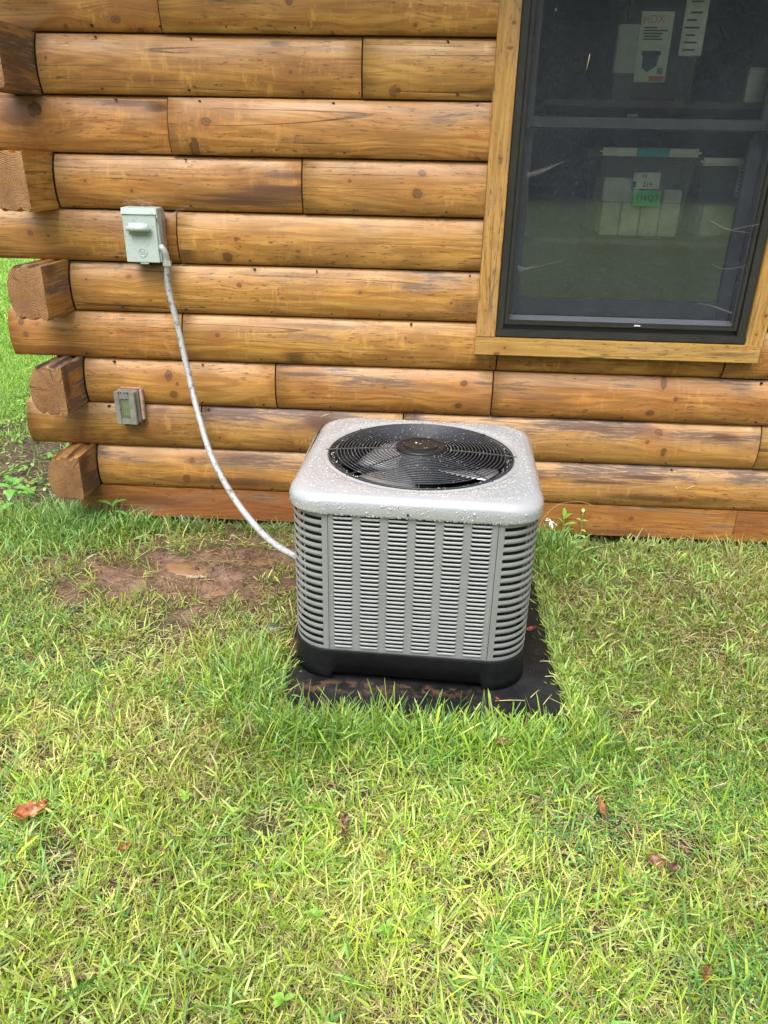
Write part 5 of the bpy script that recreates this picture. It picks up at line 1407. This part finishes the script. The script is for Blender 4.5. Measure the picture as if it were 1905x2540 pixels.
# ------------------------------------------------------------------ cobwebs and debris
t = NT('spider_silk'); tr = t.n.new('ShaderNodeBsdfTransparent'); df = t.bsdf((.75, .70, .66), .6)
mx = t.n.new('ShaderNodeMixShader'); mx.inputs[0].default_value = .055; t.put(mx.inputs[1], tr.outputs[0]); t.put(mx.inputs[2], df); M_silk = t.done(mx.outputs[0])
t = NT('spider_silk_thread'); tr = t.n.new('ShaderNodeBsdfTransparent'); df = t.bsdf((.8, .76, .72), .6)
mx = t.n.new('ShaderNodeMixShader'); mx.inputs[0].default_value = .11; t.put(mx.inputs[1], tr.outputs[0]); t.put(mx.inputs[2], df); M_thread = t.done(mx.outputs[0])
def web(label, ribbons=(), threads=()):
    r = tag(empty('cobweb', (ribbons[0][0][0] if ribbons else threads[0][0])), label, 'cobweb', 'cobwebs')
    o0 = Vector(r.location)
    for (p, q) in [tuple(rb) for rb in ribbons]:
        P1 = spline([Vector(a)-o0 for a in p], 5); P2 = spline([Vector(a)-o0 for a in q], 5); n = min(len(P1), len(P2)); V = P1[:n]+P2[:n]
        add('web_sheet', mesh('web_sheet', V, [(i, i+1, n+i+1, n+i) for i in range(n-1)], M_silk, True), r)
    for th in threads:
        V, F = tube_pts(spline([Vector(a)-o0 for a in th], 5), .0006, 4)
        add('web_thread', mesh('web_thread', V, F, M_thread, True), r)
    return r
web('cobweb sheet on the top left log end under the upper log', [([(-1.52, -.20, 1.90), (-1.43, -.10, 1.875), (-1.34, -.045, 1.860)], [(-1.50, -.14, 1.905), (-1.38, -.07, 1.93), (-1.22, -.045, 1.935)])],
    [[(-1.50, -.17, 1.885), (-1.40, -.07, 1.865), (-1.335, -.045, 1.858), (-1.31, -.04, 1.868)]])
web('cobweb strand from the second log end down from the top', (), [[(-1.345, -.12, 1.455), (-1.28, -.06, 1.44), (-1.16, -.045, 1.43)], [(-1.345, -.10, 1.47), (-1.25, -.06, 1.445)]])
web('cobweb at the left of the window screen', [([(.390, -.0525, 1.46), (.44, -.052, 1.475), (.50, -.052, 1.495)], [(.390, -.0525, 1.445), (.45, -.052, 1.462), (.50, -.052, 1.495)])], [[(.395, -.053, 1.455), (.45, -.053, 1.47), (.52, -.053, 1.50)]])
web('cobweb low on the left of the window screen', [([(.385, -.0525, 1.145), (.42, -.052, 1.14), (.47, -.052, 1.16)], [(.395, -.0525, 1.125), (.42, -.052, 1.13), (.47, -.052, 1.158)])], [[(.385, -.053, 1.145), (.44, -.053, 1.14), (.55, -.053, 1.17)]])
web('drooping cobweb in the right of the window, highest of three', (), [[(1.05, -.053, 1.32), (1.12, -.053, 1.29), (1.18, -.053, 1.30), (1.23, -.053, 1.31)], [(1.06, -.053, 1.315), (1.13, -.053, 1.288), (1.2, -.053, 1.28)]])
web('drooping cobweb in the right of the window, middle of three', (), [[(1.09, -.053, 1.17), (1.13, -.053, 1.155), (1.18, -.053, 1.16), (1.215, -.053, 1.17)]])
web('drooping cobweb in the right of the window, lowest of three', (), [[(1.07, -.053, 1.03), (1.13, -.053, 1.02), (1.20, -.053, .995)], [(1.12, -.053, 1.02), (1.20, -.053, 1.0)]])
# web and debris around the disconnect box
th = []; rn = random.Random(9)
for i in range(22):
    x = rn.uniform(-1.075, -.95); z = 1.318; th.append([(x, -.05, z), (x+rn.uniform(-.02, .02), -.055-rn.uniform(0, .02), z+rn.uniform(.008, .02)), (x+rn.uniform(-.035, .035), -.05, z+rn.uniform(.005, .035))])
for i in range(10):
    z = rn.uniform(1.13, 1.3); th.append([(-1.075, -.05, z), (-1.10-rn.uniform(0, .03), -.05, z+rn.uniform(-.01, .01)), (-1.12-rn.uniform(0, .08), -.045, z+rn.uniform(-.02, .03))])
for i in range(6):
    th.append([(-.935, -.045, 1.30-i*.006), (-.90, -.04, 1.293+rn.uniform(-.01, .012)), (-.86+rn.uniform(-.02, .04), -.036, 1.31+rn.uniform(-.01, .025))])
web('tangled cobweb and debris on top of the disconnect box', [([(-.935, -.05, 1.315), (-.90, -.045, 1.29), (-.865, -.04, 1.297)], [(-.935, -.05, 1.285), (-.905, -.045, 1.278), (-.865, -.04, 1.292)])], th)
# dry bits stuck to the lower right logs
for (x, z, a, L_, lab) in ((1.20, .30, 1.5, .05, 'upright straw stuck to the lowest log at the right'), (1.165, .275, .5, .04, 'slanted straw stuck to the lowest log at the right'), (1.14, .262, 2.2, .03, 'short straw on the lowest log left of the slanted one'), (.555, 1.775, 1.45, .045, 'pale straw stuck on the window screen'), (-.36, .53, .4, .04, 'straw debris on the log above the refrigerant line')):
    y = -.056 if z > 1 else (-.04 if z < .45 else -.04)
    tag(tube('straw', [(x, y, z), (x+math.cos(a)*L_*.5, y-.004, z+math.sin(a)*L_*.5+.002), (x+math.cos(a)*L_, y, z+math.sin(a)*L_)], .0011, M_straw, None, 5), lab, 'straw', 'straws stuck to the wall')
# pieces of straw on the pad
for i, (x, y, a, L_, lab) in enumerate(((.44, -1.09, .9, .05, 'pale clipping on the pad by the front right foot'), (.475, -1.115, 1.0, .06, 'pale clipping on the pad, right of the one by the foot'), (.36, -1.13, .1, .09, 'long pale clipping across the front of the pad'), (.50, -.92, .0, .045, 'pale clipping at the right edge of the pad'), (.50, -1.0, .05, .035, 'short pale clipping at the right edge of the pad, nearer the front'), (-.10, -1.14, 1.9, .04, 'clipping on the muddy left front of the pad'))):
    tag(tube('straw', [(x-math.cos(a)*L_/2, y-math.sin(a)*L_/2, .004), (x, y, .006), (x+math.cos(a)*L_/2, y+math.sin(a)*L_/2, .004)], .0012, M_straw, None, 5), lab, 'straw', 'clippings on the pad')

# ------------------------------------------------------------------ wood behind the photographer (seen mirrored in the panes)
n = 75000
x = RN.uniform(-48, 48, n); y = RN.uniform(-52, -44, n); hN = 15+7*fbm(x, y*0, .15, 301); z = RN.uniform(0, 1, n)**.8*hN; k = (fbm(x, z, .4, 305) > .30) | (z < 6.0)
x, y, z = x[k], y[k], z[k]; n = len(x)
col = np.array([(.05, .10, .03), (.08, .14, .04), (.035, .07, .03)])[RN.randint(0, 3, n)]
P_ = leaflets(x, y, z, RN.uniform(.28, .62, n), RN.uniform(-1.2, 1.2, n), RN.uniform(0, 6.283, n), col)
tag(add('woodland', fast_mesh('woodland', *P_[:3], [plain('woodland_foliage', (.045, .075, .03), .9, 0, .4, .3, 0, .0)], P_[3])), 'dark green woodland across the yard', 'woodland', None, 'stuff')
print('blades', nblade)
